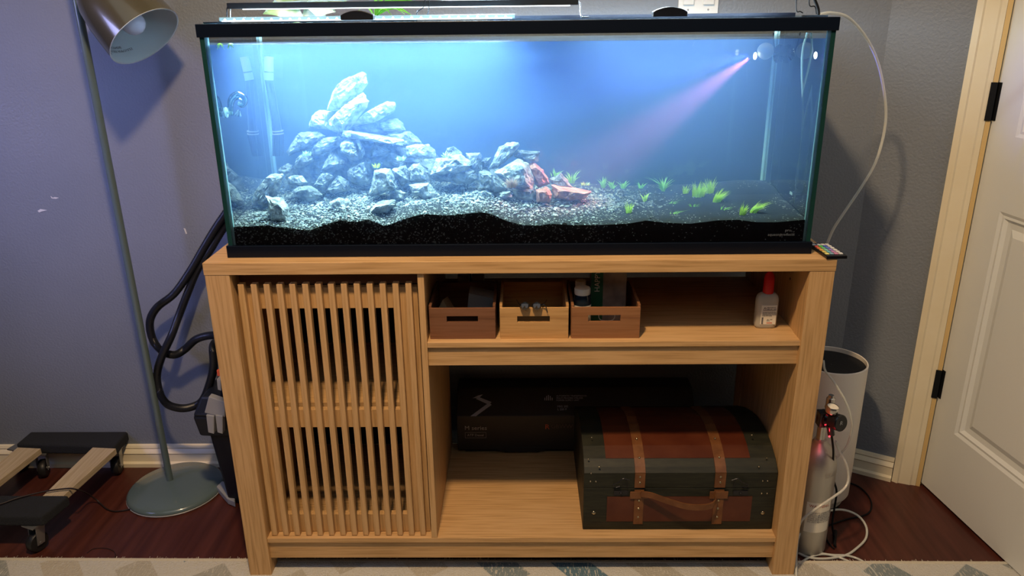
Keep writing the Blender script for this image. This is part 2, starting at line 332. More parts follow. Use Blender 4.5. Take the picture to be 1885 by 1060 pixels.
for xl, xr in ((-.346, -.281), (.269, .336)):
    q = MB(); n = 12; P = [(xl, .4726), (xl, .4815)]+[(xl+(xr-xl)*i/n, .4815+.009*math.sin(math.pi*i/n)**.8) for i in range(1, n)]+[(xr, .4815), (xr, .4726)]
    q.prism([(x, .088, z) for x, z in P], (0, .022, 0)); tag(q.build('lid_handle', BLACKP, lid, bevel=.0012), 'black rounded lid handle')
text('aqueonproducts', .0085, (.521, ya-.0004, .0415), (1,0,0), (0,0,1), mat('grey_print', (.10,.12,.15), .5), tank)
text('pro', .009, (.556, ya-.0004, .0505), (1,0,0), (0,0,1), MATS['grey_print'], tank)
# water: real scattering volume, slightly rippled surface
def water_mat(name, surface):
    mt = bpy.data.materials.new(name); mt.use_nodes = True; nt = mt.node_tree; nt.nodes.clear(); out = nt.nodes.new('ShaderNodeOutputMaterial')
    s = nt.nodes.new('ShaderNodeVolumeScatter'); s.inputs['Color'].default_value = (.27, .44, .98, 1); s.inputs['Density'].default_value = 1.75; s.inputs['Anisotropy'].default_value = .15
    ab = nt.nodes.new('ShaderNodeVolumeAbsorption'); ab.inputs['Color'].default_value = (.45,.85,1,1); ab.inputs['Density'].default_value = .35
    ad = nt.nodes.new('ShaderNodeAddShader'); nt.links.new(s.outputs[0], ad.inputs[0]); nt.links.new(ab.outputs[0], ad.inputs[1]); nt.links.new(ad.outputs[0], out.inputs['Volume'])
    tr = nt.nodes.new('ShaderNodeBsdfTransparent')
    if surface:
        gl = nt.nodes.new('ShaderNodeBsdfGlossy'); gl.inputs['Roughness'].default_value = .12; fr = nt.nodes.new('ShaderNodeFresnel'); fr.inputs[0].default_value = 1.33; mx = nt.nodes.new('ShaderNodeMixShader')
        n = nt.nodes.new('ShaderNodeTexNoise'); n.inputs['Scale'].default_value = 60; bp = nt.nodes.new('ShaderNodeBump'); bp.inputs['Strength'].default_value = .4; bp.inputs['Distance'].default_value = .003
        tc = nt.nodes.new('ShaderNodeTexCoord'); nt.links.new(tc.outputs['Object'], n.inputs[0]); nt.links.new(n.outputs[0], bp.inputs['Height']); nt.links.new(bp.outputs[0], gl.inputs['Normal'])
        nt.links.new(fr.outputs[0], mx.inputs[0]); nt.links.new(tr.outputs[0], mx.inputs[1]); nt.links.new(gl.outputs[0], mx.inputs[2]); nt.links.new(mx.outputs[0], out.inputs[0])
    else: nt.links.new(tr.outputs[0], out.inputs[0])
    return mt
wx0, wx1, wy0, wy1, wz = xa+g+.0006, xb-g-.0006, ya+.0036, yb-.0036, .4302
v = [(wx0,wy0,.024),(wx1,wy0,.024),(wx1,wy1,.024),(wx0,wy1,.024),(wx0,wy0,wz),(wx1,wy0,wz),(wx1,wy1,wz),(wx0,wy1,wz)]
q = MB(); q.add(v, [(3,2,1,0),(0,1,5,4),(1,2,6,5),(2,3,7,6),(3,0,4,7)]); q.cm = 1; q.f.append((4,5,6,7)); q.m.append(1)
wb = q.build('water', [water_mat('hazy_water', False), water_mat('water_surface', True)]); tag(wb, 'hazy blue water filling the aquarium', 'water', kind='stuff')
# substrate height field
SP = [(431,418),(465,416.6),(490,414.5),(507,418),(537,421),(571,424),(592,416),(624,406),(656,408.5),(677,404),(707,416),(719.5,413),(741,404),(779,394),(828,396.6),(887,390.6),(908,395.5),(930,406),(961,414),(989,415.7),(1014,412),(1057,414.6),(1110,414),(1159,411.4),(1190,405.7),(1222,409.8),(1271,411.8),(1320,405.7),(1359,404.4),(1393,409),(1429,409),(1482,404.4)]
SP = [PY(x, y, wy0) for x, y in SP]; SXs = [p.x for p in SP]; SZs = [p.z for p in SP]
def fz(x): return float(np.interp(x, SXs, SZs))
def bz(x): return float(np.interp(x, [-.6,-.45,-.3,-.05,.1,.25,.45,.58], [.095,.12,.125,.115,.09,.076,.078,.084]))
def sz(x, y):
    t = (y-wy0)/(wy1-wy0); f_, b_ = fz(x), bz(x)
    z = f_+(b_-f_)*(t**.85) + .008*math.sin(x*9+1)*t*(1-t)
    z += .022*math.exp(-((x-.53)/.07)**2-((t-.72)/.25)**2)
    return z+.004*noise.noise(Vector((x*14, y*14, 3)))*min(1, t*6)
NX, NY = 170, 36; q = MB(); xs = np.linspace(wx0+.0004, wx1-.0004, NX); ys = np.linspace(wy0+.0004, wy1-.0004, NY); vs = []
for y in ys:
    for x in xs: vs.append((x, y, sz(x, y)))
fs = [(j*NX+i, j*NX+i+1, (j+1)*NX+i+1, (j+1)*NX+i) for j in range(NY-1) for i in range(NX-1)]
n0 = len(vs); per = [(0, i) for i in range(NX)]+[(j, NX-1) for j in range(1, NY)]+[(NY-1, i) for i in range(NX-2, -1, -1)]+[(j, 0) for j in range(NY-2, 0, -1)]
for j, i in per: vs.append((xs[i], ys[j], .0242))
for k in range(len(per)):
    a, b = per[k], per[(k+1) % len(per)]; fs.append((a[0]*NX+a[1], n0+k, n0+(k+1) % len(per), b[0]*NX+b[1]))
fs.append(tuple(range(n0, n0+len(per)))); q.add(vs, fs)
tag(q.build('black_sand', SAND, smooth=60), 'sloping bed of black aquarium sand flecked with pale grains', 'sand', kind='stuff')

# rocks: traced faces given real thickness, faceted and roughened
ZA, ZE, ZFm, ZD = (440,110,.19098), (760,230,.2122), (540,230,.16043), (380,260,.2122)
def rock(z, pts, label, mt=None, Y=None, th=None, name='rock'):
    px = [(z[0]+x*z[2], z[1]+y*z[2]) for x, y in pts]; yb_ = max(p[1] for p in px)
    if Y is None: Y = .082+.175*(1-math.exp(-max(0, 405-yb_)/45))
    W = [PY(x, y, Y) for x, y in px]; c = sum(W, Vector())/len(W)
    wd = max(p.x for p in W)-min(p.x for p in W); ht = max(p.z for p in W)-min(p.z for p in W)
    t = th or min(.075, max(.022, .85*min(wd, ht)+.008)); rr = random.Random(len(label)*31+int(px[0][0]))
    P = [p.copy() for p in W]
    for k, (s, dy, up) in enumerate(((.60, -.5, .10), (.86, -.2, .03), (.9, .25, 0), (.55, .6, 0))):
        for p in W:
            d = p-c; P.append(c+Vector((d.x*s*rr.uniform(.86, 1.08), dy*t*rr.uniform(.75, 1.1), d.z*s*rr.uniform(.86, 1.08)+ht*up)))
    for p in P:
        p.y = min(max(p.y, wy0+.004), wy1-.004); p.x = min(max(p.x, wx0+.002), wx1-.002); p.z = max(p.z, .03)
    bm = bmesh.new()
    for p in P: bm.verts.new(p)
    r_ = bmesh.ops.convex_hull(bm, input=bm.verts)
    bmesh.ops.delete(bm, geom=[g_ for g_ in r_['geom_interior'] if isinstance(g_, bmesh.types.BMVert)], context='VERTS')
    bmesh.ops.dissolve_limit(bm, angle_limit=.16, verts=bm.verts, edges=bm.edges)
    bmesh.ops.triangulate(bm, faces=bm.faces); bmesh.ops.subdivide_edges(bm, edges=bm.edges, cuts=4, use_grid_fill=True)
    for v_ in bm.verts:
        n1 = noise.noise(v_.co*38+Vector((rr.random(), 0, 0))); n2 = noise.noise(v_.co*110)
        v_.co += (v_.co-c).normalized()*(n1*.0040+n2*.0030)
    q = MB(); bm.verts.index_update(); q.add([v_.co for v_ in bm.verts], [[v_.index for v_ in f_.verts] for f_ in bm.faces]); bm.free()
    o = q.build(name, mt or ROCK); tag(o, label, 'rock'); return o
rock(ZA, [(1190,108),(1232,140),(1235,230),(1190,300),(1100,400),(960,500),(845,485),(905,400),(893,350),(955,240),(1060,160)], 'tall pale rock at the very peak of the pile', ROCK2, .235, .05)
rock(ZA, [(1200,310),(1262,395),(1235,460),(1150,540),(1040,690),(985,735),(880,670),(860,590),(960,490),(1080,400)], 'pitted pale rock propping up the peak rock', ROCK2, .220, .05)
rock(ZA, [(770,485),(900,495),(905,520),(880,600),(880,680),(665,660),(680,600),(730,510)], 'squarish rock left of the peak rock', ROCK2)
rock(ZA, [(1430,400),(1500,405),(1520,450),(1480,510),(1330,545),(1310,600),(1190,625),(1115,605),(1200,520),(1330,440)], 'pale slab leaning up to the right beside the peak', ROCK2, .23, .04)
rock(ZA, [(1190,620),(1310,600),(1385,690),(1350,720),(1100,700),(1060,650)], 'shaded rock beneath the leaning pale slab', None, .255)
rock(ZA, [(1340,595),(1400,575),(1540,565),(1585,610),(1600,680),(1560,700),(1390,695),(1330,650)], 'rounded rock under the tip of the leaning slab')
rock(ZA, [(1000,685),(1060,680),(1380,745),(1590,780),(1590,830),(1500,810),(1250,785),(1030,755),(980,735)], 'long flat slab lying across under the peak', ROCK2, .205, .05)
rock(ZA, [(1420,705),(1640,698),(1720,750),(1765,800),(1690,850),(1590,850),(1560,770),(1370,740)], 'layered slab right of the long flat slab')
rock(ZA, [(570,710),(620,695),(790,690),(840,730),(740,800),(700,850),(600,870),(540,890),(480,930),(455,890),(540,800)], 'dark-fronted rock at the upper left shoulder of the pile')
rock(ZA, [(830,740),(960,740),(985,770),(975,830),(850,880),(720,945),(690,880),(740,800)], 'pale rock with a dark pit in its face', ROCK2)
rock(ZA, [(980,790),(1060,760),(1130,765),(1180,850),(1180,950),(1130,980),(1050,950),(990,900),(960,830)], 'round dark rock at the middle of the pile', None, .205)
rock(ZA, [(1125,765),(1160,775),(1215,900),(1190,955),(1160,870)], 'thin upright sliver beside the round dark rock', ROCK2, .195, .02)
rock(ZA, [(1310,790),(1430,860),(1470,880),(1400,920),(1280,935),(1270,860)], 'ridged triangular rock under the long flat slab', ROCK2)
rock(ZA, [(590,920),(660,885),(700,920),(715,980),(640,1020),(560,1060),(530,1040),(560,960)], 'small rock below the left moss sprig')
rock(ZA, [(1460,895),(1600,960),(1700,990),(1600,1047),(1380,1047),(1340,970)], 'rough rock right of the small green sprig')
rock(ZFm, [(430,305),(470,320),(600,440),(560,500),(450,540),(320,530),(360,440)], 'triangular pointed rock in the left half of the pile')
rock(ZFm, [(680,460),(740,450),(850,380),(890,450),(895,560),(890,680),(780,700),(680,690),(630,620),(630,530)], 'bulky rock left of the large trapezoid rock')
rock(ZFm, [(930,520),(1050,500),(1110,510),(1160,600),(1210,720),(1180,740),(900,830),(865,800),(890,680)], 'large smooth trapezoid rock at the front of the pile', ROCK2, .155, .05)
rock(ZFm, [(1130,500),(1290,470),(1340,570),(1355,640),(1240,700),(1190,640)], 'mid-size rock right behind the trapezoid rock', None, .19)
rock(ZFm, [(330,550),(420,560),(470,600),(420,680),(370,760),(280,730),(240,690),(300,620)], 'hollow-faced rock in the lower left of the pile')
rock(ZFm, [(520,585),(620,650),(660,720),(640,760),(440,800),(370,760),(430,690)], 'peaked rock right of the hollow-faced rock')
rock(ZFm, [(60,710),(200,710),(330,800),(240,870),(150,880),(0,830),(0,760)], 'low dark rock at the left foot of the pile')
rock(ZFm, [(0,580),(110,590),(170,660),(90,700),(-60,680),(-60,600)], 'flat-topped rock above the left foot rock', ROCK2, .19)
rock(ZFm, [(1330,460),(1440,445),(1540,500),(1530,640),(1390,660),(1340,600)], 'blue-shaded rock at the centre right of the pile')
rock(ZFm, [(940,900),(1170,860),(1200,900),(1080,1010),(880,1030),(840,1000)], 'pale flat rock lying in front of the trapezoid rock', ROCK2, .105, .05)
rock(ZFm, [(420,880),(520,830),(650,880),(670,950),(560,1000),(480,960)], 'half-buried rough rock in the gravel left of centre', ROCK2, .13)
rock(ZFm, [(1100,760),(1230,740),(1290,780),(1260,850),(1120,850)], 'small tilted stone at the right heel of the trapezoid rock', ROCK2, .165)
rock(ZD, [(560,285),(620,275),(670,290),(640,350),(560,420),(440,560),(400,550),(390,520),(450,420)], 'long slab sloping down at the far left of the pile', ROCK2, .16, .05)
rock(ZD, [(660,310),(640,400),(600,480),(530,560),(480,590),(440,560),(520,430)], 'second slab lying against the far left slab', ROCK, .145, .05)
rock(ZD, [(640,230),(700,190),(745,210),(740,270),(670,290),(620,260)], 'small block atop the far left slab')
rock(ZD, [(520,480),(640,500),(700,560),(690,620),(730,680),(700,710),(580,710),(550,600)], 'standing rock nearest the glass at lower left', ROCK2, .085, .05)
rock(ZD, [(420,620),(540,610),(550,660),(410,650)], 'thin flat stone at the lower left corner', ROCK2, .10)
rock(ZE, [(150,430),(200,290),(330,285),(420,250),(500,320),(510,350),(440,430),(340,420),(200,450)], 'big pale slab on the right shoulder of the pile', ROCK2, .195)
rock(ZE, [(330,350),(440,420),(540,400),(565,470),(500,515),(330,505),(200,480),(180,450)], 'dark rock shaded by the big right slab', None, .20)
rock(ZE, [(460,245),(585,240),(600,300),(590,390),(530,400),(480,330)], 'upright block behind the right shoulder')
rock(ZE, [(610,290),(670,290),(670,400),(600,390),(590,320)], 'small upright stone between block and leaning slab')
rock(ZE, [(830,145),(920,150),(925,180),(870,260),(770,350),(720,390),(655,385),(690,310),(750,200)], 'oval slab leaning high at the right end', ROCK2, .205, .035)
rock(ZE, [(910,220),(1100,230),(1080,310),(1010,335),(930,295),(880,270)], 'wedge rock with a dark underside at the top right', None, .22)
rock(ZE, [(780,380),(910,290),(1000,340),(1060,480),(1040,570),(900,570),(830,520),(700,410)], 'largest boulder at the right end of the pile', ROCK2, .19, .07)
rock(ZE, [(1050,330),(1130,390),(1190,510),(1090,540),(1040,480),(990,340)], 'pinkish slope rock right of the largest boulder', ROCKR, .215)
rock(ZE, [(570,405),(640,400),(700,440),(810,560),(710,590),(580,570)], 'dark triangular rock left of the largest boulder', None, .175)
rock(ZE, [(640,560),(700,590),(700,620),(580,625),(570,590)], 'small curved stone below the dark triangular rock', ROCK2, .155)
rock(ZE, [(740,590),(850,575),(860,630),(740,635)], 'small light stone under the coppery plant', ROCK2, .155)
rock(ZE, [(1060,560),(1160,540),(1215,600),(1190,680),(1080,670)], 'rust-tinted rock at the right foot of the boulder', ROCKR, .165)
rock(ZE, [(1190,470),(1280,420),(1350,480),(1390,545),(1250,560),(1200,510)], 'mauve stone behind the flat pink slab', ROCK, .225)
rock(ZE, [(1200,520),(1400,550),(1550,580),(1480,640),(1350,660),(1230,630)], 'flat pink slab at the right tail of the pile', ROCKR, .195, .06)
rock(ZE, [(0,340),(60,335),(140,410),(130,480),(40,500),(-30,490),(-40,380)], 'grey rock right of the trapezoid rock', None, .185)
rock(ZE, [(-40,520),(140,500),(220,600),(200,640),(100,650),(0,600)], 'tilted slab with a peaked right edge near the gravel', ROCK2, .15)
rock(ZE, [(-60,190),(0,175),(130,165),(200,230),(195,290),(60,300),(-60,280)], 'bright shelf rock under the right moss tuft', ROCK2, .215)
rock(ZE, [(300,200),(350,185),(420,245),(400,300),(290,290),(280,240)], 'small pointed rock right of the moss tuft', None, .225)
rock(ZE, [(860,560),(1050,560),(1040,650),(900,650)], 'bluish base rock under the largest boulder', None, .17)
# larger hidden base rocks that carry the pile
rock((0,0,1), [(560,300),(620,250),(720,240),(800,280),(840,330),(700,360),(560,350)], 'broad dark base rock at the heart of the pile', None, .315, .05)
rock((0,0,1), [(520,330),(560,280),(640,290),(680,350),(600,370),(520,370)], 'dark base rock at the left inside of the pile', None, .275, .05)
rock((0,0,1), [(760,310),(840,290),(920,310),(960,350),(860,365),(760,360)], 'dark base rock at the right inside of the pile', None, .285, .05)
rock((0,0,1), [(620,225),(700,225),(760,260),(700,280),(620,270)], 'dark rock wedged below the pile top', None, .295, .05)
# gravel chips
def chips(n, fn, s0, s1, mt, name, label):
    q = MB(); k = 0
    while k < n:
        x, y = fn()
        if x is None: continue
        s = R.uniform(s0, s1)*(1+1.0*(R.random() < .10)); c = Vector((x, y, sz(x, y)+s*.25)); a = Matrix.Rotation(R.uniform(0, 6.28), 3, 'Z') @ Matrix.Rotation(R.uniform(-.7, .7), 3, 'X')
        e = [Vector((s*R.uniform(.7,1.3),0,0)),Vector((0,s*R.uniform(.6,1),0)),Vector((-s*R.uniform(.7,1.2),0,0)),Vector((0,-s*R.uniform(.6,1),0)),Vector((0,0,s*R.uniform(.35,.7))),Vector((0,0,-s*.5))]
        e = [c+a @ p for p in e]
        for p in e: p.x = min(max(p.x, wx0+.001), wx1-.001); p.y = min(max(p.y, wy0+.001), wy1-.001)
        q.add(e, [(0,1,4),(1,2,4),(2,3,4),(3,0,4),(1,0,5),(2,1,5),(3,2,5),(0,3,5)]); k += 1
    tag(q.build(name, mt), label, 'gravel', kind='stuff')
def f1():
    x = R.gauss(-.25, .22) if R.random() < .7 else R.uniform(-.59, .22); t = R.uniform(0, .75)
    if not (-.59 < x < .28): return None, None
    if x > -.33 and t < .12+.10*math.sin(x*7)**2 and R.random() < .85: return None, None
    return x, wy0+t*(wy1-wy0)
chips(5200, f1, .0016, .0040, ROCK2, 'gravel_chips', 'pale stone chips strewn over the sand around the rocks')
def f2():
    x = R.gauss(.17, .09); y = wy0+R.uniform(.35, .85)*(wy1-wy0); return (x, y) if x < .42 else (None, None)
chips(1100, f2, .0016, .0036, ROCK, 'gravel_patch', 'blue-grey gravel patch right of the rock pile')

# ------------------------------------------------------------------ water plants
def blades(cx, cy, n, h, spread, lean, wd, mt, name, label, cat='plant', z0=None, group=None, curl=.5, lw=.8):
    q = MB(); z0 = sz(cx, cy)-.003 if z0 is None else z0
    for i in range(n):
        a = R.uniform(0, 6.283); rr = spread*math.sqrt(R.random()); b = Vector((cx+rr*math.cos(a), cy+rr*.6*math.sin(a), z0))
        L = h*R.uniform(.5, 1.1)*(1-.35*(rr/spread)**2); dr = Vector((math.cos(a), math.sin(a)*.6, 0))*curl*R.uniform(.3, 1)+Vector((lean, 0, 0)); sd = Vector((1, 0, 0)) if R.random() < .75 else Vector((.6, .8, 0)); ww = wd*R.uniform(.7, 1.2)
        pr = None; vs = []
        for k in range(5):
            t = k/4; p = b+Vector((0, 0, L*t*(1-.25*t*min(1, dr.length))))+dr*L*t*t; w_ = ww*(lw+(1-lw)*math.sin(math.pi*min(t+.1, 1)))*(1-t**3)+.00008
            fw_ = Vector((-sd.y, sd.x, 0))*(-w_*.7); vs += [p-sd*w_, p+fw_*1+Vector((0,-w_*.6,0)), p+sd*w_]
        q.add(vs, [(3*k+e_, 3*k+e_+1, 3*k+e_+4, 3*k+e_+3) for k in range(4) for e_ in (0, 1)])
    return tag(q.build(name, mt), label, cat, group)
def at_s(x, y, Y=None):                         # pixel on the sand surface
    best = None
    for i in range(60):
        Yy = wy0+.003+(wy1-wy0-.006)*i/59; p = PY(x, y, Yy); d = abs(p.z-sz(p.x, Yy))
        if best is None or d < best[0]: best = (d, p)
    return best[1]
tufts = [(1157,392,28,.028,.0055,0,'grass tuft standing alone in front at left'),(1262,356,26,.024,.006,.1,'short grass tuft at the left end of the big clump'),(1285,362,80,.036,.013,.15,'widest grass clump among the tufts'),
         (1307,356,45,.036,.008,-.05,'tall grass tuft at the back of the big clump'),(1319,372,60,.032,.009,.45,'grass tuft leaning right in front of the big clump'),(1366,396,34,.028,.0055,.2,'small grass tuft beside the leaning one at right'),(1386,392,46,.031,.007,.85,'strongly right-leaning grass tuft nearest the right end')]
for x, y, n, h, s, ln, lb in tufts:
    p = at_s(x, y); blades(p.x, p.y, int(n*1.3), h*1.2, s*1.05, ln, .00075, GRASS, 'grass_tuft', 'bright '+lb, curl=.4)
p = at_s(1221, 352); blades(p.x, p.y, 30, .056, .003, 0, .0018, LEAF, 'sword_plant', 'spiky rosette plant with long arching green leaves', curl=1.0, lw=.6)
for x, y, n, h, lb in ((1110,346,9,.03,'leftmost green stem plant right of the rocks'),(1127,347,8,.026,'second green stem plant from the rocks'),(1147,347,8,.026,'third green stem plant with spread leaves'),(1180,346,7,.020,'low broad-leaved sprout left of the rosette plant'),(1187,370,7,.024,'yellowish sprout below the rosette plant')):
    p = at_s(x, y); blades(p.x, p.y, n+4, h*1.25, .003, 0, .0027, LEAF if x != 1187 else GRASS, 'stem_plant', lb, curl=.8, lw=.4)
for x, y, ln, lb in ((1236,374,.8,'curled runner sprig on the sand below the rosette'),(1240,394,1.2,'fallen green sprig lying in front of the grass clump'),(1277,380,.3,'spidery sprig below the big grass clump'),(1330,386,.6,'loose spidery sprig right of the grass clump')):
    p = at_s(x, y); blades(p.x, p.y, 9, .016, .008, ln, .0008, LEAF, 'loose_sprig', lb, curl=1.3)
def PYt(x, y, Y): return PY(x, y, Y)
for x, y, Y, n, h, wd, mt, lb in ((1052,334,.27,16,.032,.0016,LEAF,'tall feathery plant behind the pink slab'),(1022,322,.27,12,.022,.0016,LEAF,'bushy green plant at the right shoulder of the boulder'),(565,283,.20,26,.011,.0013,MOSS,'pale moss sprig on the left shoulder of the pile'),
        (692,305,.175,18,.010,.0012,GRASS,'small bright green sprig above the trapezoid rock'),(822,287,.20,26,.012,.0014,MOSS,'moss tuft on the right shoulder rock'),(738,292,.19,30,.010,.0013,MOSS,'whitish moss strand in the middle of the pile'),(1078,338,.24,26,.010,.0012,MOSS,'pale mossy clump behind the pink slab')):
    p = PY(x, y, Y-(.045 if mt is not LEAF else 0)); blades(p.x, p.y, n, h*1.2, .009, .1, wd, mt, 'water_plant', lb, z0=p.z-.004, curl=.9, lw=.4)
p = PY(942, 345, .135); blades(p.x, p.y, 70, .026, .010, 0, .0009, mat('copper_leaf', (.45,.32,.26), .6), 'coppery_plant', 'coppery fine-leaved plant on the front of the largest boulder', z0=p.z, curl=.9, lw=.4)
for x, lb in ((405,'floating plant at the far left of the water surface'),(424,'floating plant second from the left water corner')):
    p = PY(x, 80, .07); q = MB()
    for i in range(16):
        a = R.uniform(0, 6.28); e = Vector((math.cos(a)*.007, math.sin(a)*.006, -R.uniform(.002,.012))); q.tube([p, p+e*.5+Vector((0,0,.001)), p+e], lambda t, i: .0006*(1-t)+.0001, 4, 2)
    tag(q.build('floating_plant', GRASS), lb, 'plant')

# ------------------------------------------------------------------ equipment in the tank
CLEAR = thin_glass('clear_tube', (.86,.93,.93), .16, .05)
CLEARW = mat('frosted_clear_plastic', (.62,.80,.82), .2, alpha=.6)
inl = thing('filter_intake', PY(512, 286, .335), 'filter intake pipe with white collar and ribbed basket in the back left corner', 'filter')
a_, b_, c_, d_, e_ = [PY(*p, .335) for p in ((495,104),(495,147),(511,240),(512,247),(512,286))]
MB().tube([a_, b_], .0105, 14, 1).build('collar', WHITEP, inl, smooth=40)
MB().tube([a_+(b_-a_)*.62, a_+(b_-a_)*.68], .0111, 14, 1).build('collar_ring', GREYP, inl, smooth=40)
MB().tube([b_, c_], .0095, 12, 1).build('pipe', BLACKP, inl, smooth=40)
q = MB(); q.tube([c_, e_], .012, 14, 1)
for i in range(14):
    t = i/14*6.283; o_ = Vector((math.cos(t)*.0125, math.sin(t)*.0125, 0)); q.tube([d_+o_, e_+o_], .0011, 4, 1)
q.build('strainer_basket', BLACKP, inl)
for f_ in (0, .35): MB().tube([c_+(d_-c_)*f_*2, c_+(d_-c_)*(f_*2+.25)], .0136, 14, 1).build('basket_rim', GREYP, inl, smooth=40)
# glass drop checker on the left pane
GLW = thin_glass('blown_glass', (.75,.95,.95), .35, .03)
dc = thing('drop_checker', PY(425,222,.10), 'small blown glass drop checker with suction cup on the left pane', 'drop checker')
pp = [PY(x, y, .10) for x, y in ((427,213),(424,200),(427,182),(440,175),(450,184),(446,194),(438,190))]
MB().tube(pp, lambda t, i: .004+.0045*math.sin(math.pi*t)**2, 10, 5).build('glass_bulb', GLW, dc, smooth=60)
MB().lathe([(.008,0),(.006,.006),(.003,.012)], PY(438,213,.10), (.3,0,1), 12).build('glass_skirt', GLW, dc, smooth=60)
for x in (404, 411, 417): 
    q = MB(); q.lathe([(.0025,-.001),(.0105,-.0012),(.011,0),(.0025,.0012)], PY(x, 207, .10), (1,0,.05), 16, True); q.build('suction_disc', CLEARW, dc, smooth=60)
MB().tube([PY(396,206,.10), PY(428,208,.10)], .0032, 8, 1).build('stem', CLEARW, dc, smooth=60)
# twin spotlight in the right back corner
sl = thing('spotlight', PY(1435,112,.30), 'small twin-headed underwater spotlight near the right back corner', 'spotlight')
h1, h2 = PY(1409,94,.30), PY(1464,98,.30)
MB().ball(h1, .0185).build('spot_head', GREYP, sl, smooth=60); MB().ball(h2, .0185).build('spot_head', BLACKP, sl, smooth=60)
q = MB()
for i in range(18):
    a = i/18*6.283; q.tube([PY(1434,99,.31), PY(1434,99,.31)+Vector((math.cos(a)*.013, .004*math.sin(3*a), math.sin(a)*.020))], .0034, 5, 1)
q.build('bracket_cup', BLACKP, sl)
for x in (1424, 1452): MB().tube([PY(x,60,.30), PY(x+1,84,.30), PY(x+ (4 if x<1430 else 2),94,.30)], .0016, 6).build('wire_arm', BLACKP, sl)
LE = mat('lit_lens', (1,1,1), .3, emit=(.85,.92,1), es=9)
l1 = PY(1390,103,.295); MB().ball(l1, .0075, 12, (.5,.8,1.05)).build('lens', LE, sl, smooth=60)
l2 = PY(1484,104,.295); MB().ball(l2, .006, 12, (.4,.8,1)).build('lens', LE, sl, smooth=60)
lamp('spot_beam_blue', 'SPOT', l1+Vector((-.010,0,0)), 34, (.06,.08,1), PY(1000,165,.26), spot_size=math.radians(30), spot_blend=.9, shadow_soft_size=.004)
lamp('spot_beam_pink', 'SPOT', l1+Vector((-.010,0,-.002)), 48, (1,.22,.34), PY(1075,325,.20), spot_size=math.radians(25), spot_blend=1, shadow_soft_size=.004)
lamp('spot_beam_right', 'SPOT', l2+Vector((.006,0,0)), 1.5, (.10,.14,1), l2+Vector((.1,-.02,-.012)), spot_size=math.radians(50), spot_blend=.8, shadow_soft_size=.003)
# airline tubes and diffuser
df = thing('diffuser', PY(1466,385,.16), 'small clear gas diffuser hanging near the right pane', 'diffuser')
MB().tube([PY(1466,357,.16), PY(1465,375,.16), PY(1463,385,.16)], lambda t, i: .0055-.003*t, 12, 3).build('diffuser_body', CLEARW, df, smooth=40)
MB().box(PY(1456,354,.16).x, PY(1488,354,.16).x, .152, .168, PY(1460,358,.16).z, PY(1460,353,.16).z).build('holder_bar', CLEARW, df)
for x in (1468, 1477): MB().lathe([(.001,0),(.009,.001),(.009,.002),(.001,.004)], PY(x, 352, .158), (.2,-1,0), 14).build('suction_disc', CLEARW, df, smooth=50)
tag(MB().tube([PY(x, y, .16) for x, y in ((1486,60),(1478,90),(1476,130),(1478,200),(1475,270),(1466,325),(1465,354))], .0022, 8).build('airline_tube', CLEARW, smooth=60), 'clear airline tube running down to the diffuser', 'tube')
tag(MB().tube([PY(x, y, .17) for x, y in ((1511,155),(1500,180),(1490,215),(1484,270),(1480,325),(1481,353))], .0022, 8).build('airline_tube', CLEARW, smooth=60), 'clear tube curving from the right pane to the diffuser', 'tube')
for x in (1480,): MB().box(PY(1476,228,.16).x, PY(1492,228,.16).x, .155, .17, PY(1476,228,.16).z, PY(1476,226,.16).z)

# ------------------------------------------------------------------ light bars on the lid
LED = mat('led_light', (1,1,1), .3, emit=(.75,.92,1), es=2.2); BARC = mat('clear_bar_acrylic', (.30,.52,.62), .15, alpha=.7)
ub = thing('upper_light_bar', (-.235, .17, .4725), 'long slim black light bar on wire legs above the tank', 'light bar')
MB().box(-.592, .127, .155, .185, .4965, .5080).build('housing', SOFTBLK, ub, bevel=.001)
MB().box(-.560, .110, .1545, .185, .4945, .4963).build('led_strip', LED, ub)
for xs_ in ((-.590, .1), (-.585, .13), (.126, .1)):
    pass
for x, s in ((-.590, -1), (.127, 1)):
    for y in (.160, .180):
        MB().tube([(x, y, .502), (x+s*.004, y, .497), (x+s*.006, y-.004, .476), (x+s*.010, y-.004, .4735), (x+s*.022, y-.006, .4733)], .0011, 6).build('wire_leg', SOFTBLK if y < .17 else STEEL, ub, smooth=60)
lb = thing('lower_light_bar', (-.3, .125, .4725), 'clear bar with glowing white LED beads lying on the tank lid', 'light bar')
MB().box(-.597, -.003, .116, .134, .4727, .4805).build('bar_body', BARC, lb, bevel=.0008)
MB().box(-.592, -.008, .1155, .1348, .4727, .4740).build('led_strip', LED, lb)
bead = None
for i in range(31):
    x = -.585+i*.0188
    if bead is None: bead = MB().ball((x, .1155, .4757), .0024, 8).build('led_bead', LED, lb, smooth=60)
    else:
        c = bead.copy(); sc.collection.objects.link(c); c.parent = lb; c.location = (i*.0188, 0, 0)
rb = thing('raised_light_bar', (.19, .17, .4725), 'second black light bar held higher by bent wire legs over the right half', 'light bar')
MB().box(-.155, .545, .155, .185, .5285, .5400).build('housing', SOFTBLK, rb, bevel=.001)
MB().box(-.150, .540, .157, .183, .5270, .5284).build('led_strip', LED, rb)
for pts in (((783,-22),(781,10),(768,22),(769,31)), ((790,-22),(790,12),(786,28),(778,32)), ((1467,-26),(1466,18),(1473,21),(1478,24)), ((1491,-26),(1490,9),(1500,12),(1503,26))):
    MB().tube([PY(x, y, .155) for x, y in pts], .0011, 6, 5).build('wire_leg', SOFTBLK, rb, smooth=60)
MB().tube([PY(x, y, .13) for x, y in ((1490,-24),(1500,0),(1506,16),(1507,27))], .0030, 8, 5).build('power_cable', SOFTBLK, rb, smooth=60)
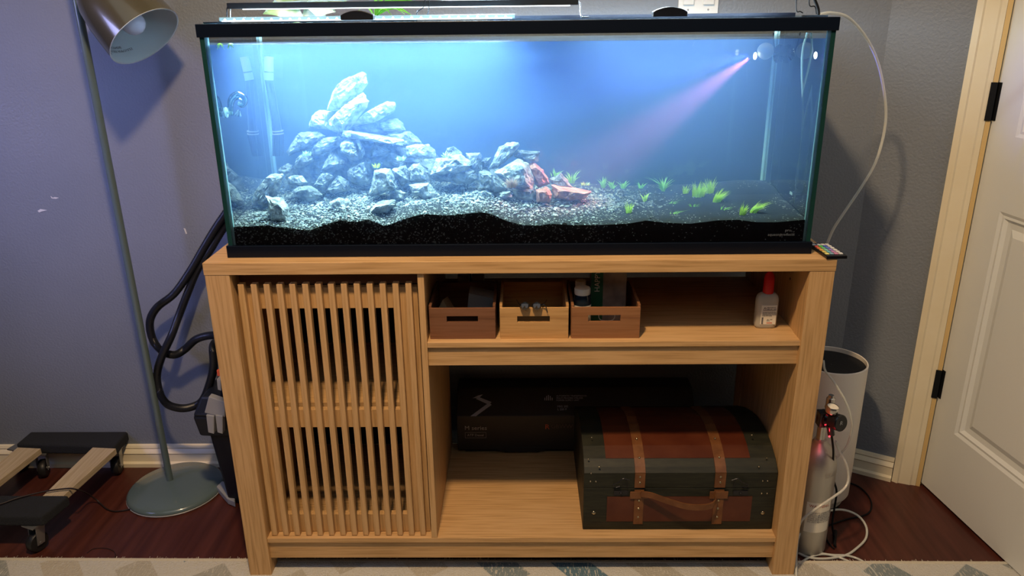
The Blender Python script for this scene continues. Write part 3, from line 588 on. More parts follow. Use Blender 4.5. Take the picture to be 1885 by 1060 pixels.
# plants standing behind the bars
def bigleaf(q, base, tip, wd, droop=.02, n=8):
    base, tip = Vector(base), Vector(tip); d = tip-base; sd = d.cross(Vector((0,-1,.2))).normalized(); vs = []
    for k in range(n+1):
        t = k/n; w_ = wd*math.sin(math.pi*min(1, t**.75))*(.9 if t < 1 else 0)+.0003; c = base+d*t+Vector((0,0,droop*math.sin(math.pi*t))); vs += [c-sd*w_+Vector((0,-.004*t,0)), c+Vector((0,.004,0)), c+sd*w_]
    q.add(vs, [(3*k, 3*k+1, 3*k+4, 3*k+3) for k in range(n)]+[(3*k+1, 3*k+2, 3*k+5, 3*k+4) for k in range(n)])
VAR = mat('variegated_leaf', (.30,.50,.22), .4, c2=(.66,.76,.58), ns=22, detail=2, lo=.42, hi=.56)
TRAY = mat('dark_pot', (.03,.035,.04), .5)
def potplant(name, label, x0, x1, Y, leaves, mt):
    t = thing(name, ((x0+x1)/2, Y, .469), label, 'plant')
    MB().box(x0, x1, Y-.02, Y+.022, .469, .480).build('pot', TRAY, t, bevel=.003)
    for b_, e_, w_ in leaves:
        q = MB(); bigleaf(q, b_, e_, w_*1.3); q.build('leaf', mt, t, smooth=80)
potplant('pothos', 'variegated pothos with broad pale leaves behind the light bars', -.56, -.42, .345,
    [(PY(560,34,.32), PY(484,26,.30), .020), (PY(556,30,.33), PY(618,22,.30), .024), (PY(575,28,.34), PY(640,8,.31), .020), (PY(540,20,.34), PY(520,-30,.33), .028), (PY(580,20,.34), PY(615,-30,.33), .030), (PY(520,30,.34), PY(570,4,.31), .022), (PY(600,30,.33), PY(560,12,.29), .020), (PY(600,20,.35), PY(668,-22,.34), .020)], VAR)
potplant('spider_plant', 'spider plant with thin arching leaves behind the lid handle', -.33, -.23, .345,
    [(PY(690,32,.33), PY(x, y, .30), .0035) for x, y in ((722,30),(745,26),(735,10),(760,30),(700,-20),(770,6),(660,20),(725,-12),(752,-6))], LEAF)
# glass terrarium lid corner at the very top
tag(MB().tube([PY(505,-4,.30), PY(511,4,.30), PY(560,2,.30), PY(640,-1,.30), PY(700,-6,.30)], .0018, 6, 3).build('glass_rim', CLEARW, smooth=50), 'pale glass rim above the black light bar at top', 'glass rim')

# ------------------------------------------------------------------ clear tube over the right end of the tank, remote
AIR = mat('airline_clear', (.78,.80,.74), .15, alpha=.58)
tag(MB().tube([PY(x, y, Y) for x, y, Y in ((1508,27,.13),(1530,24,.16),(1562,33,.20),(1596,72,.24),(1618,122,.27),(1630,190,.29),(1628,240,.30),(1612,298,.30),(1585,345,.30),(1556,388,.30),(1535,420,.30),(1523,447,.30))], .0034, 8).build('clear_hose', AIR, smooth=60), 'clear air hose arching down beside the tank at right', 'hose')
rm = thing('remote_control', (.655, .045, .0), 'small black remote with rainbow buttons on the stand corner', 'remote')
ru = (Vector((.627,-.004,0))-Vector((.664,.009,0))); e1 = Vector((1,.04,0)); e2 = Vector((-.06,1,0)); rc = Vector((.651, .046, .0035))
MB().obox(rc, e1, e2, (0,0,1), .0215, .048, .0033).build('remote_case', GLOSSBLK, rm, bevel=.0012)
cols = [[(.75,.78,.82)]*4, [(.7,.12,.1),(.1,.6,.15),(.1,.15,.7),(.8,.8,.8)], [(.75,.25,.1),(.2,.65,.3),(.15,.25,.75),(.8,.8,.8)], [(.8,.45,.1),(.3,.7,.6),(.35,.25,.7),(.8,.8,.8)], [(.85,.7,.2),(.2,.55,.65),(.6,.3,.6),(.8,.8,.8)], [(.9,.85,.3),(.25,.45,.6),(.7,.3,.5),(.8,.8,.8)]]
for j, row in enumerate(cols):
    for i, cc in enumerate(row):
        MB().obox(rc+e1*((i-1.5)*.0095)+e2*(.034-j*.0130)+Vector((0,0,.0038)), e1, e2, (0,0,1), .0036, .0040, .0007).build('button', MATS.get('btn%s' % (cc,)) or mat('btn%s' % (cc,), cc, .4), rm)
tag(MB().tube([PY(1491,444,.11)+Vector((0,0,0)), PZ(1500,450,.004), PZ(1512,458,.0035)], .0022, 6).build('white_cable', WHITEP, smooth=50), 'short white cable end behind the remote', 'cable')

# ------------------------------------------------------------------ things on the upper shelf
ZM = -.1845
def crate(x0, x1, mt, hole, label, dx=0):
    t = thing('wooden_crate', ((x0+x1)/2, .11, ZM), label, 'crate'); z0, z1 = ZM, -.1135; y0, y1 = .024, .20; th = .0065
    q = MB(); hx0, hx1, hz0, hz1 = hole
    q.box(x0+.001, hx0, y0, y0+th, z0, z1); q.box(hx1, x1-.001, y0, y0+th, z0, z1); q.box(hx0, hx1, y0, y0+th, z0, hz0); q.box(hx0, hx1, y0, y0+th, hz1, z1)
    q.build('front_board', mt, t)
    MB().box(x0+.001, x1-.001, y1-th, y1, z0, z1).build('back_board', mt, t)
    for xa_, xb_ in ((x0, x0+.006), (x1-.006, x1)): MB().box(xa_, xb_, y0+th, y1-th, z0, z1+.005).build('side_board', mt, t, bevel=.0005)
    MB().box(x0+.006, x1-.006, y0+th, y1-th, z0, z0+.004).build('base_board', mt, t); return t
def hol(a, b, c, d): p, r_ = PY(a, b, .024), PY(c, d, .024); return (p.x, r_.x, r_.z, p.z)
WAL = oak('walnut_board', 'x', (.20,.092,.050), (.115,.050,.028)); WAL3 = oak('reddish_acacia_board', 'x', (.29,.135,.060), (.19,.080,.038)); ACA = oak('honey_acacia_board', 'x', (.54,.32,.13), (.38,.20,.075))
crate(-.193, -.049, WAL, hol(822,582,880,593), 'dark walnut crate, leftmost of three on the upper shelf')
crate(-.0405, .1085, ACA, hol(952,582,1012,593), 'honey-coloured crate in the middle with glasses on its front')
crate(.1135, .2625, WAL3, hol(1083,580,1142,592), 'reddish-brown crate holding capped jars, right of three')
tag(MB().prism([PY(x, y, .07) for x, y in ((803,575),(815,552),(829,575))], (.006,.05,-.01)).build('cardboard_flap', mat('kraft_card', (.36,.23,.12), .7)), 'brown cardboard corner poking out of the walnut crate', 'cardboard')
q = MB(); q.prism([PY(x, y, .08) for x, y in ((860,572),(863,540),(911,550),(911,575))], (0,.05,0)); tag(q.build('plastic_case', mat('smoky_plastic', (.22,.22,.22), .3, alpha=.85)), 'smoky grey plastic case in the walnut crate', 'case')
gl_ = thing('eyeglasses', PY(983,575,.03), 'pair of dark glasses with round lenses hung over the middle crate', 'glasses')
for x in (966, 988):
    c = PY(x, 563, .0165); MB().lathe([(.0001,-.002),(.0075,-.0035),(.0092,-.001),(.0095,.002)], c, (0,.75,-.65), 18).build('lens', mat('smoked_lens', (.03,.025,.02), .05, coat=1) if x == 966 else MATS['smoked_lens'], gl_, smooth=60)
    q = MB(); q.tube([c+Vector((math.cos(a)*.0098, .0, math.sin(a)*.0075)) for a in [i/14*6.283 for i in range(15)]], .0009, 6, 1, cap=False); q.build('rim', GLOSSBLK, gl_)
q = MB(); q.tube([PY(x, y, .0175) for x, y in ((999,560),(1004,563),(1008,575))], .0011, 6); q.tube([PY(997,561,.0175), PY(1004,556,.05), PY(1006,552,.09)], .0012, 6); q.tube([PY(957,561,.0175), PY(953,556,.05), PY(951,552,.09)], .0012, 6); q.build('temple_arm', GLOSSBLK, gl_)
def jar(cx, base_y, r_, zt, label, Y):
    c = Vector((PY(cx, base_y, Y).x, Y, ZM+.0045)); t = thing('capped_jar', c, label, 'jar'); H = zt-c.z
    MB().lathe([(.0005,0),(r_*.95,0),(r_,.004),(r_,H-.034),(r_*.97,H-.026),(r_*.86,H-.017),(r_*.8,H-.014),(.0005,H-.014)], c, n=24).build('jar_body', mat('dark_bottle_glass', (.012,.02,.03), .08) if 'dark_bottle_glass' not in MATS else MATS['dark_bottle_glass'], t, smooth=40)
    MB().lathe([(.0005,H-.014),(r_*.88,H-.014),(r_*.90,H-.012),(r_*.90,H-.002),(r_*.84,H),(.0005,H)], c, n=28).build('white_cap', mat('cream_cap', (.74,.70,.58), .45) if 'cream_cap' not in MATS else MATS['cream_cap'], t, smooth=40)
    MB().lathe([(r_+.0003,.01),(r_+.0003,H-.037)], c, n=28).build('paper_band', MATS['cream_cap'], t)
jar(1072, 540, .0195, PY(1072,529,.062).z, 'dark jar with a white cap at the front of the reddish crate', .062)
jar(1069, 520, .0135, PY(1069,516,.115).z, 'smaller white-capped jar behind the front jar', .115)
bk = thing('feed_packet', (PY(1121,560,.13).x, .13, ZM+.0045), 'green and grey printed packet standing in the reddish crate', 'packet')
xa1, xm1, xb1 = PY(1088,530,.10).x, PY(1110,530,.10).x, PY(1153,530,.10).x
MB().box(xa1, xb1, .10, .135, ZM+.0045, -.034).build('packet_body', mat('grey_print_photo', (.20,.17,.15), .5, c2=(.36,.29,.23), ns=30, detail=2), bk, bevel=.001)
MB().box(xa1-.0001, xm1, .0992, .10, ZM+.006, -.035).build('green_panel', mat('packet_green', (.01,.11,.05), .4), bk)
CREAM = MATS['cream_cap']
text('HAPPY', .0165, (xm1-.0125, .0989, -.105), (0,0,1), (-1,0,0), CREAM, bk)
q = MB(); q.tube([PY(x, y, .085) for x, y in ((1102,576),(1103,586),(1110,590),(1125,590),(1131,585),(1132,576))], .0011, 5, 4); q.build('white_outline', CREAM, bk)
# glue bottle
gb = thing('glue_bottle', (.5495, .085, ZM), 'frosted glue bottle with red cap and paper label on the upper shelf', 'bottle')
FROST = mat('frosted_bottle', (.50,.48,.42), .35, alpha=.9); bx_, bw, bd = .5495, .0245, .013
def sq(z, w_, d_, n=28, cx=0):
    return [Vector((bx_+cx+w_*math.copysign(abs(math.cos(t))**.55, math.cos(t)), .085+d_*math.copysign(abs(math.sin(t))**.7, math.sin(t)), z)) for t in [i/n*6.283185 for i in range(n)]]
q = MB(); lv = [(0,.8),(.002,.92),(.008,1),(.066,1),(.074,.93),(.079,.75),(.082,.5)]; vs = []
for h_, s_ in lv: vs += sq(ZM+h_, bw*s_, bd*s_)
q.add(vs, [(i*28+j, i*28+(j+1)%28, (i+1)*28+(j+1)%28, (i+1)*28+j) for i in range(6) for j in range(28)]+[tuple(range(28)), tuple(range(168,196))]); q.build('bottle_body', FROST, gb, smooth=50)
MB().lathe([(.0005,.081),(.0115,.081),(.0118,.083),(.0112,.112),(.010,.122),(.0055,.128),(.0045,.142),(.0005,.143)], (bx_, .085, ZM), n=24).build('red_cap', mat('red_cap', (.55,.01,.015), .35), gb, smooth=40)
ly = .085-bd-.0008
LBL = mat('paper_label', (.80,.76,.66), .6); INK = mat('dark_ink', (.05,.04,.06), .6); RED = mat('red_ink', (.6,.10,.04), .6)
MB().box(bx_-.0145, bx_+.0195, ly, ly+.003, ZM+.010, ZM+.056).build('label', LBL, gb, bevel=.001)
text('AG', .0085, (bx_-.0105, ly-.0003, ZM+.0485), (1,0,0), (.15,0,1), INK, gb); text('ADHESIVE\nGLUE   GEL', .0036, (bx_, ly-.0003, ZM+.0485), (1,0,0), (0,0,1), INK, gb)
MB().box(bx_-.011, bx_+.017, ly-.0003, ly, ZM+.0438, ZM+.0448).build('label_rule', INK, gb)
text('EYE IRRITANT. BONDS SKIN\nCAUTION: KEEP AWAY FROM\nCHILDREN. CONTAINS ETHYL\nCYANOACRYLATE. IF IN EYES\nRINSE WITH WATER', .0023, (bx_-.0115, ly-.0003, ZM+.0355), (1,0,0), (0,0,1), INK, gb)
q = MB()
for i in range(14): q.box(bx_-.0125, bx_-.0085, ly-.0003, ly, ZM+.012+i*.00115, ZM+.012+i*.00115+(.0004 if i % 3 else .0008))
q.build('barcode', INK, gb); MB().box(bx_-.001, bx_+.0115, ly-.0003, ly, ZM+.0135, ZM+.0150).build('red_bar', RED, gb); text('20 g  NET\n50 ml', .0030, (bx_-.001, ly-.0003, ZM+.0205), (1,0,0), (0,0,1), INK, gb)

# items seen dimly behind the crates
pa = thing('power_adapter', (PY(867,515,.40).x, .40, -.1845), 'dim white adapter blocks behind the left crate', 'adapter')
for x0, x1 in ((842,864), (868,891)):
    a_, b_ = PY(x0, 507, .40), PY(x1, 521, .40); MB().box(a_.x, b_.x, .40, .425, b_.z, a_.z).build('adapter_block', WHITEP, pa, bevel=.002)
MB().tube([PY(866,500,.40), PY(867,540,.40), (PY(867,540,.40).x, .40, -.18)], .0022, 6).build('cord', BLACKP, pa)

# ------------------------------------------------------------------ black case and trunk on the bottom shelf
cs = thing('equipment_case', (.03, .40, SB), 'black carton printed M series at the back of the lower shelf', 'carton')
CASE = mat('black_carton', (.022,.020,.020), .45); DIM = mat('dim_white_print', (.45,.42,.38), .6); BLU = mat('pale_blue_print', (.42,.45,.55), .55)
p0, p1, p2 = PY(843,828,.375), PY(1060,828,.375), PY(843,766,.375)
q = MB(); q.prism([(p0.x,.375,p0.z),(p0.x,.375,p2.z),(p0.x,.44,p2.z+.055),(p0.x,.50,p2.z+.055),(p0.x,.50,p0.z)], (.66,0,0)); q.build('carton_body', CASE, cs, bevel=.002)
q = MB(); q.prism([PY(x, y, .3745) for x, y in ((905,822),(1010,822),(1003,829),(990,832.5),(930,832.5),(915,829))], (0,.10,0)); q.build('carton_foot', CASE, cs, bevel=.002)
MB().box(p0.x+.02, .40, .39, .495, SB, p0.z).build('carton_base', CASE, cs)
text('M series', .0185, PY(855,788,.3742), (1,0,0), (0,0,1), DIM, cs); text('ATF Dexel', .0105, PY(860,801,.3742), (1,0,0), (0,0,1), DIM, cs)
q = MB(); a_, b_ = PY(856,796,.3742), PY(895,806,.3742)
for u0, u1, v0, v1 in ((a_.x,b_.x,a_.z-.0006,a_.z),(a_.x,b_.x,b_.z,b_.z+.0006),(a_.x,a_.x+.0006,b_.z,a_.z),(b_.x-.0006,b_.x,b_.z,a_.z)): q.box(u0, u1, .3742, .3748, v0, v1)
q.build('pill_outline', DIM, cs)
text('R', .022, PY(1003,786,.3742), (1,0,0), (0,0,1), RED, cs); text('GBWW', .018, PY(1014,785,.3742), (1,0,0), (0,0,1), mat('dull_print', (.10,.07,.06), .6), cs)
# zigzag mark and small print on the sloping upper face
sn = Vector((0,.065,.055)).normalized(); so = Vector((p0.x, .375, p2.z)); snn = Vector((0,-.055,.065)).normalized()
def onS(x, y):
    d = ray(x, y); t = (so-CAM).dot(snn)/d.dot(snn); return CAM+d*t+snn*.0007
q = MB()
for poly in (((866,766),(876,766),(905,745),(900,741)), ((900,745),(905,740),(882,731),(876,734)), ((870,733),(882,732),(889,726),(880,728))): q.prism([onS(*p) for p in poly], -snn*.0006)
q.build('zigzag_mark', BLU, cs)
text('AUTOMATIC TRANSMISSION\nMULTI PROCESS WELDER\nPOWER SUPPLY UNIT', .0066, onS(1024,733), (1,0,0), sn, BLU, cs); text('MIG 205\nL 250 P', .0085, onS(1026,751), (1,0,0), sn, BLU, cs)
q = MB()
for i, h_ in enumerate((.008,.013,.016,.013,.008)): b_ = onS(1003+i*3.4, 737); q.obox(b_+sn*h_/2, (1,0,0), sn, snn, .0012, h_/2, .0003)
q.build('fan_mark', BLU, cs)

tr = thing('trunk', (.376, .2, SB), 'small antique-style trunk with leather straps on the bottom shelf', 'trunk')
TRK = mat('blackened_green_leatherette', (.009,.011,.007), .55, c2=(.020,.021,.012), sc_=(3,3,26), ns=9, bump=.3, bs=60, bdist=.001); LEA = mat('red_brown_leather', (.070,.013,.005), .40, c2=(.105,.026,.010), ns=12, bump=.4, bs=70, bdist=.001)
STR = mat('tan_leather_strap', (.13,.046,.014), .45, c2=(.19,.075,.025), ns=40, bump=.3, bs=150); BRS = mat('aged_brass', (.45,.40,.28), .25, 1)
tx0, tx1, ty0, ty1 = .150, .6015, .036, .385
MB().box(tx0, tx1, ty0, ty1, SB, -.5735).build('body', TRK, tr, bevel=.002)
LP = [(.036,-.573),(.036,-.532),(.045,-.521),(.062,-.509),(.094,-.494),(.130,-.485),(.168,-.482),(.215,-.485),(.264,-.496),(.32,-.515),(.385,-.545),(.385,-.573)]
q = MB(); q.prism([(tx0,y,z) for y, z in LP], (tx1-tx0,0,0)); q.build('lid', TRK, tr, bevel=.0015)
def lidstrip(x0, x1, i0, i1, off, mt, name, sub=None):
    q = MB(); seg = LP[i0:i1+1]; outer = []
    for k, (y, z) in enumerate(seg):
        a = seg[max(0,k-1)]; b = seg[min(len(seg)-1,k+1)]; t = Vector((0,b[0]-a[0],b[1]-a[1])).normalized(); n_ = Vector((0,-t.z,t.y)); outer.append(Vector((0,y,z))+n_*off)
    inner = [Vector((0,y,z))-Vector((0,0,.0002)) for y, z in seg]
    q.prism([p+Vector((x0,0,0)) for p in outer+inner[::-1]], (x1-x0,0,0)); return q.build(name, mt, tr)
lx0, lx1 = PY(1114,850,.07).x, PY(1378,850,.07).x
lidstrip(lx0, lx1, 3, 9, .0012, LEA, 'leather_panel')
MB().box(PY(1116,958,ty0).x, PY(1380,958,ty0).x, ty0-.0012, ty0+.001, PY(1116,959,ty0).z, PY(1116,914,ty0).z).build('leather_panel', LEA, tr)
for pxs in ((1168,1187), (1315,1335)):
    u0, u1 = PY(pxs[0],890,ty0).x, PY(pxs[1],890,ty0).x
    st = lidstrip(u0, u1, 1, 9, .0034, STR, 'strap')
    MB().box(u0, u1, ty0-.003, ty0+.001, -.5705, -.531).build('strap', STR, tr); MB().box(u0+.001, u1-.001, ty0-.003, ty0+.001, SB+.018, -.578).build('strap', STR, tr)
    um = (u0+u1)/2
    for z in (-.541,-.556,-.606,-.628,-.652): MB().ball((um, ty0-.0035, z), .0028, 8, (1,.6,1)).build('rivet', BRS, tr, smooth=60)
    for y, z in ((.060,-.506), (.110,-.485)): MB().ball((um, y, z), .003, 8).build('rivet', BRS, tr, smooth=60)
    MB().box(u0-.010, u1+.008, ty0-.0055, ty0-.003, -.600, -.580).build('strap_loop', STR, tr, bevel=.002)
ha = [PY(x, y, Y) for x, y, Y in ((1180,909,.026),(1200,912,.018),(1235,924,.008),(1270,933,.004),(1305,932,.010),(1318,922,.022),(1316,908,.028))]
q = MB(); P_ = spline(ha, 6)
vs = []
for i, p in enumerate(P_): vs += [p+Vector((0,-.0015,-.0075)), p+Vector((0,-.0015,.0075)), p+Vector((0,.0015,.0075)), p+Vector((0,.0015,-.0075))]
n_ = len(P_); q.add(vs, [(i*4+j, i*4+(j+1)%4, (i+1)*4+(j+1)%4, (i+1)*4+j) for i in range(n_-1) for j in range(4)]+[(0,1,2,3),(n_*4-4,n_*4-3,n_*4-2,n_*4-1)]); q.build('handle', STR, tr)
for x in (1143, 1363):
    s = -1 if x > 1200 else 1; la = thing  # latch hooks
    q = MB(); q.tube([PY(x-14*s,892,.030), PY(x-4*s,888,.028), PY(x+4*s,881,.027), PY(x+16*s,884,.028)], .0014, 6); q.tube([PY(x-14*s,892,.030), PY(x-10*s,897,.030), PY(x-2*s,895,.030)], .0012, 6); q.tube([PY(x+10*s,884,.030), PY(x+12*s,897,.031)], .001, 6)
    a_, b_ = PY(x-13, 903, .034), PY(x+13, 911, .034); q.box(a_.x, b_.x, .0335, .0365, b_.z, a_.z); q.ball(PY(x, 908, .033), .003, 8)
    q.build('hook_latch', DARKM, tr, smooth=40)
for x, y, Y in ((1089,805,.105),(1083,845,.052),(1103,859,.037),(1411,843,.055),(1397,859,.040),(1088,871,.0355),(1097,886,.0355),(1087,886,.0355),(1404,885,.0355),(1413,885,.0355),(1402,908,.0355),(1412,908,.0355),(1384,801,.105)):
    p = PY(x, y, Y)
    MB().ball(p, .0022, 8).build('stud', BRS, tr, smooth=60)
for x, y in ((1093,944),(1404,944)): MB().ball(PY(x, y, .0355), .0048, 10, (1,.5,1)).build('corner_knob', BRS, tr, smooth=60)

# warm sun spot sticker on the right inner side is light, not paint: left to the lamps

# ------------------------------------------------------------------ floor lamp
ft = Vector((-1.014, .392, ZF)); 
flr = thing('floor_lamp', ft, 'grey-green floor lamp with a domed shade and round base', 'lamp')
SAGE = mat('sage_enamel', (.105,.150,.155), .22, coat=.5); OLV = mat('olive_brass_enamel', (.115,.105,.072), .22, coat=.4, metal=.4); SHW = mat('white_enamel', (.70,.76,.78), .4)
bc = Vector((-.990, .365, ZF))
MB().lathe([(.0005,.004),(.128,.004),(.130,.007),(.129,.011),(.122,.017),(.06,.021),(.0005,.023)], bc, n=56).build('base', SAGE, flr, smooth=40)
MB().lathe([(.0005,0),(.129,0),(.131,.003),(.129,.005)], bc, n=56).build('base_rim', GREYP, flr, smooth=40)
ptop = PY(141,0,.37); pb = Vector((-1.0135,.385,ZF+.02)); ptop2 = pb+(ptop-pb)*1.12
MB().tube([pb, ptop2], .0092, 16, 1).build('pole', SAGE, flr, smooth=40)
nd = Vector((0,0,0)); ctr = PY(266,67,.33); vd = (ctr-CAM).normalized(); rt_, up_ = RT, UP
dirp = rt_*.652-up_*.758; dirp = (dirp-vd*dirp.dot(vd)).normalized(); ax = (-vd*.46+dirp*.888).normalized()
rO = .088; sp_prof = [(rO,0),(rO*1.0,.012),(rO*.985,.04),(rO*.95,.08),(rO*.87,.12),(rO*.70,.155),(rO*.45,.178),(rO*.2,.188),(.0005,.19)]
sh = MB().lathe(sp_prof, ctr, -ax, 48).build('shade', OLV, flr, smooth=50)
MB().lathe([(r_*.975, h_ if h_ else .0) for r_, h_ in sp_prof[:-1]]+[(.0005,.184)], ctr, -ax, 48).build('shade_lining', SHW, sh, smooth=60)
MB().lathe([(rO*1.0,0),(rO*1.012,-.0015),(rO*.975,-.001),(rO*.970,.001)], ctr, -ax, 48).build('shade_rim', SHW, sh, smooth=60)
MB().ball(ctr-ax*.040, .027, 20).build('bulb', mat('opal_bulb', (.72,.76,.95), .15), sh, smooth=60)
MB().tube([ctr-ax*.055, ctr-ax*.17], .014, 12, 1).build('socket', WHITEP, sh, smooth=40)
MB().tube([ptop2-Vector((0,0,.01)), ptop2+Vector((.03,0,.03)), ctr-ax*.185], .008, 10).build('swivel_arm', SAGE, flr, smooth=40)
# printed warning lines inside the shade lining
def shade_text(s, size, h0, phi0):
    u0 = up_.orthogonal()
    A = ax; e_1 = (-up_*.75+(-vd)*0+rt_*.1); e_1 = (e_1-A*e_1.dot(A)).normalized(); e_2 = A.cross(e_1)
    def bend(c):
        ph = phi0+c.x/rO; rr = rO*.972-.0006; hh = h0-c.y
        rr *= float(np.interp(hh, [0,.012,.04,.08,.12,.155], [1,1,.985,.95,.87,.70]))
        return ctr-A*hh+(e_1*math.cos(ph)+e_2*math.sin(ph))*rr
    text(s, size, (0,0,0), (1,0,0), (0,1,0), INK, sh, 'warning_print', bend=bend)
for i, s_ in enumerate(('CAUTION RISK OF FIRE', 'USE MAX 8W TYPE A', 'ATTENTION RISQUE D\'INCENDIE', 'UTILISER UNIQUEMENT DES AMPOULES', '8 W MAX DE TYPE A')):
    shade_text(s_, .0085, .064-i*.0105, -.75)

# ------------------------------------------------------------------ hose and shop vacuum
ribs = lambda r0: (lambda t, i: r0+(.0011 if i % 2 else -.0004))
HOSE = mat('black_ribbed_hose', (.010,.012,.018), .38)
def hosep(pts, k): return [PY(x, y, Y) for x, y, Y in pts]
h1p = [(470,330,.455),(440,360,.455),(404,409,.455),(378,451,.45),(350,499,.44),(321,540,.43),(289,566,.43),(276,592,.43),(281,624,.43),(298,646,.43),(321,653,.42),(340,643,.42),(362,624,.41),(393,617,.40),(415,625,.36)]
h2p = [(478,335,.475),(445,372,.47),(412,419,.465),(385,463,.455),(362,499,.45),(345,540,.44),(330,579,.43),(316,617,.405),(298,656,.40),(289,690,.40),(294,722,.39),(307,743,.38),(330,751,.37),(352,749,.36),(372,738,.35),(385,709,.34),(393,675,.33),(392,640,.33),(398,628,.33)]
hz = MB(); hz.tube(hosep(h1p, 0), ribs(.0100), 12, 26); hz.tube(hosep(h2p, 0), ribs(.0100), 12, 26)
tag(hz.build('vacuum_hose', HOSE, smooth=80), 'looped black ribbed vacuum hose hanging behind the stand at left', 'hose')
vc = thing('shop_vacuum', (-.77, .33, ZF), 'black upright shop vacuum with grey latch wedged left of the stand', 'vacuum')
VB = mat('vacuum_black', (.006,.008,.013), .45)
def vx(x, y, Y=.26): return PY(x, y, Y)
q = MB(); vf = .26
fr_ = [(-.838,-.690+.0),( -.820,-.775),(-.815,ZF+.005),(-.675,ZF+.005),(-.675,-.50),(-.83,-.50)]
q.hexa([(-.815,.30,ZF+.004),(-.672,.28,ZF+.004),(-.672,.43,ZF+.004),(-.812,.43,ZF+.004),(-.838,.28,-.50),(-.672,.26,-.50),(-.672,.44,-.50),(-.838,.44,-.50)]); q.build('drum', VB, vc, bevel=.008)
q = MB(); q.hexa([(-.848,.265,-.565),(-.672,.25,-.565),(-.672,.45,-.565),(-.848,.45,-.565),(-.858,.262,-.505),(-.672,.245,-.505),(-.672,.45,-.505),(-.858,.45,-.505)]); q.build('head_skirt', VB, vc, bevel=.006)
q = MB(); q.hexa([(-.858,.262,-.505),(-.672,.245,-.505),(-.672,.45,-.505),(-.858,.45,-.505),(-.835,.28,-.455),(-.672,.27,-.455),(-.672,.44,-.455),(-.835,.44,-.455)]); q.build('motor_head', VB, vc, bevel=.006)
q = MB(); q.hexa([(-.760,.275,-.40),(-.672,.275,-.40),(-.672,.42,-.40),(-.760,.42,-.40),(-.785,.275,-.456),(-.672,.275,-.456),(-.672,.42,-.456),(-.785,.42,-.456)][4:]+[(-.760,.275,-.36),(-.672,.275,-.36),(-.672,.42,-.36),(-.760,.42,-.36)]); q.build('top_cover', VB, vc, bevel=.005)
q = MB(); pts_ = [(384,730),(414,740),(414,768),(408,768),(376,760),(380,745)]; q.prism([PY(x, y, .240) for x, y in pts_], (0,.02,0)); q.build('latch_plate', GREYP, vc, bevel=.002)
for x0, x1 in ((379,394), (396,410)):
    q = MB(); q.prism([PY(x, y, .236) for x, y in ((x0,764),(x1,766),(x1,799),(x0+4,796))], (0,.02,0)); q.build('latch_clip', GREYP, vc, bevel=.0015)
q = MB(); q.prism([PY(x, y, .25) for x, y in ((399,698),(406,700),(407,719),(401,717))], (0,.02,0)); q.build('switch_cover', GREYP, vc); MB().box(PY(400,690,.27).x, PY(406,690,.27).x, .27, .28, PY(400,692,.27).z, PY(400,682,.27).z).build('red_switch', RED, vc)
q = MB(); q.prism([PZ(x, y, ZF+.002) for x, y in ((400,905),(420,928),(434,934),(434,900),(410,895))], (0,0,.018)); q.build('foot', GREYP, vc, bevel=.002)
# ------------------------------------------------------------------ furniture dolly
dz = -.690
dl = thing('furniture_dolly', (-1.33, .32, ZF), 'wooden moving dolly with black carpeted ends and casters', 'dolly')
CARP = mat('black_carpet', (.016,.018,.022), .95, bump=1, bs=420, bdist=.003); PINE = oak('bare_pine', 'y', (.52,.42,.27), (.42,.32,.19)); RUB = mat('black_rubber', (.014,.014,.015), .45)
q = MB(); a_ = [PZ(29,817,dz), PZ(211,822,dz), PZ(243,785,dz), PZ(66,786,dz)]
def slabp(P, dzz, nm, mt, bev=.006):
    q = MB(); q.hexa([Vector((p.x,p.y,dz-dzz)) for p in P]+[Vector((p.x,p.y,dz)) for p in P]); return q.build(nm, mt, dl, bevel=bev, seg=3)
tag(slabp(a_, .030, 'end_board', CARP), 'black carpeted end board')
f_r, f_l = Vector((-1.178,.183,dz)), Vector((-1.50,.185,dz))
tag(slabp([Vector((-1.50,.095,dz)), Vector((-1.196,.092,dz)), f_r, f_l], .030, 'end_board', CARP), 'black carpeted end board')
def rail(A, B, C_, Dd): 
    q = MB(); z1, z0 = dz-.004, dz-.022; q.hexa([Vector((p.x,p.y,z0)) for p in (A,B,C_,Dd)]+[Vector((p.x,p.y,z1)) for p in (A,B,C_,Dd)]); return q.build('wood_rail', PINE, dl, bevel=.001)
r1 = [PZ(79,909,dz), PZ(114,912,dz), PZ(213,823,dz), PZ(170,821,dz)]; r1[0] += (r1[0]-r1[3])*.2; r1[1] += (r1[1]-r1[2])*.2; rail(*r1)
r2 = [p+(PZ(31,826,dz)-PZ(170,826,dz)) for p in r1]; rail(*r2)
def caster(x, y, an):
    c = Vector((x, y, ZF+.027)); d = Vector((math.cos(an), math.sin(an), 0)); ax_ = Vector((-d.y, d.x, 0))
    k = MB(); k.lathe([(.008,-.010),(.024,-.010),(.027,-.006),(.027,.006),(.024,.010),(.008,.010)], c, ax_, 24).build('caster_wheel', RUB, dl, smooth=40)
    q = MB()
    for s in (-1, 1): q.prism([c+ax_*(s*.013)+d*u_+Vector((0,0,z_)) for u_, z_ in ((-.010,-.004),(.010,-.004),(.022,dz-.0305-c.z),(-.004,dz-.0305-c.z))], ax_*(s*.0018))
    q.obox(c+d*.006+Vector((0,0,dz-.032-c.z)), d, ax_, (0,0,1), .022, .020, .0018); q.lathe([(.004,-.016),(.004,.016)], c, ax_, 10, True); q.build('caster_fork', GALV, dl)
p = PZ(78,865,ZF+.02); caster(p.x+.005, p.y+.0, 1.9); p = PZ(216,860,ZF+.02); caster(p.x, p.y+.0, 1.75); p = PZ(68,1000,ZF+.02); caster(p.x+.002, p.y, 1.2); caster(-1.46, .12, 1.3); caster(-1.50, .47, 1.3)
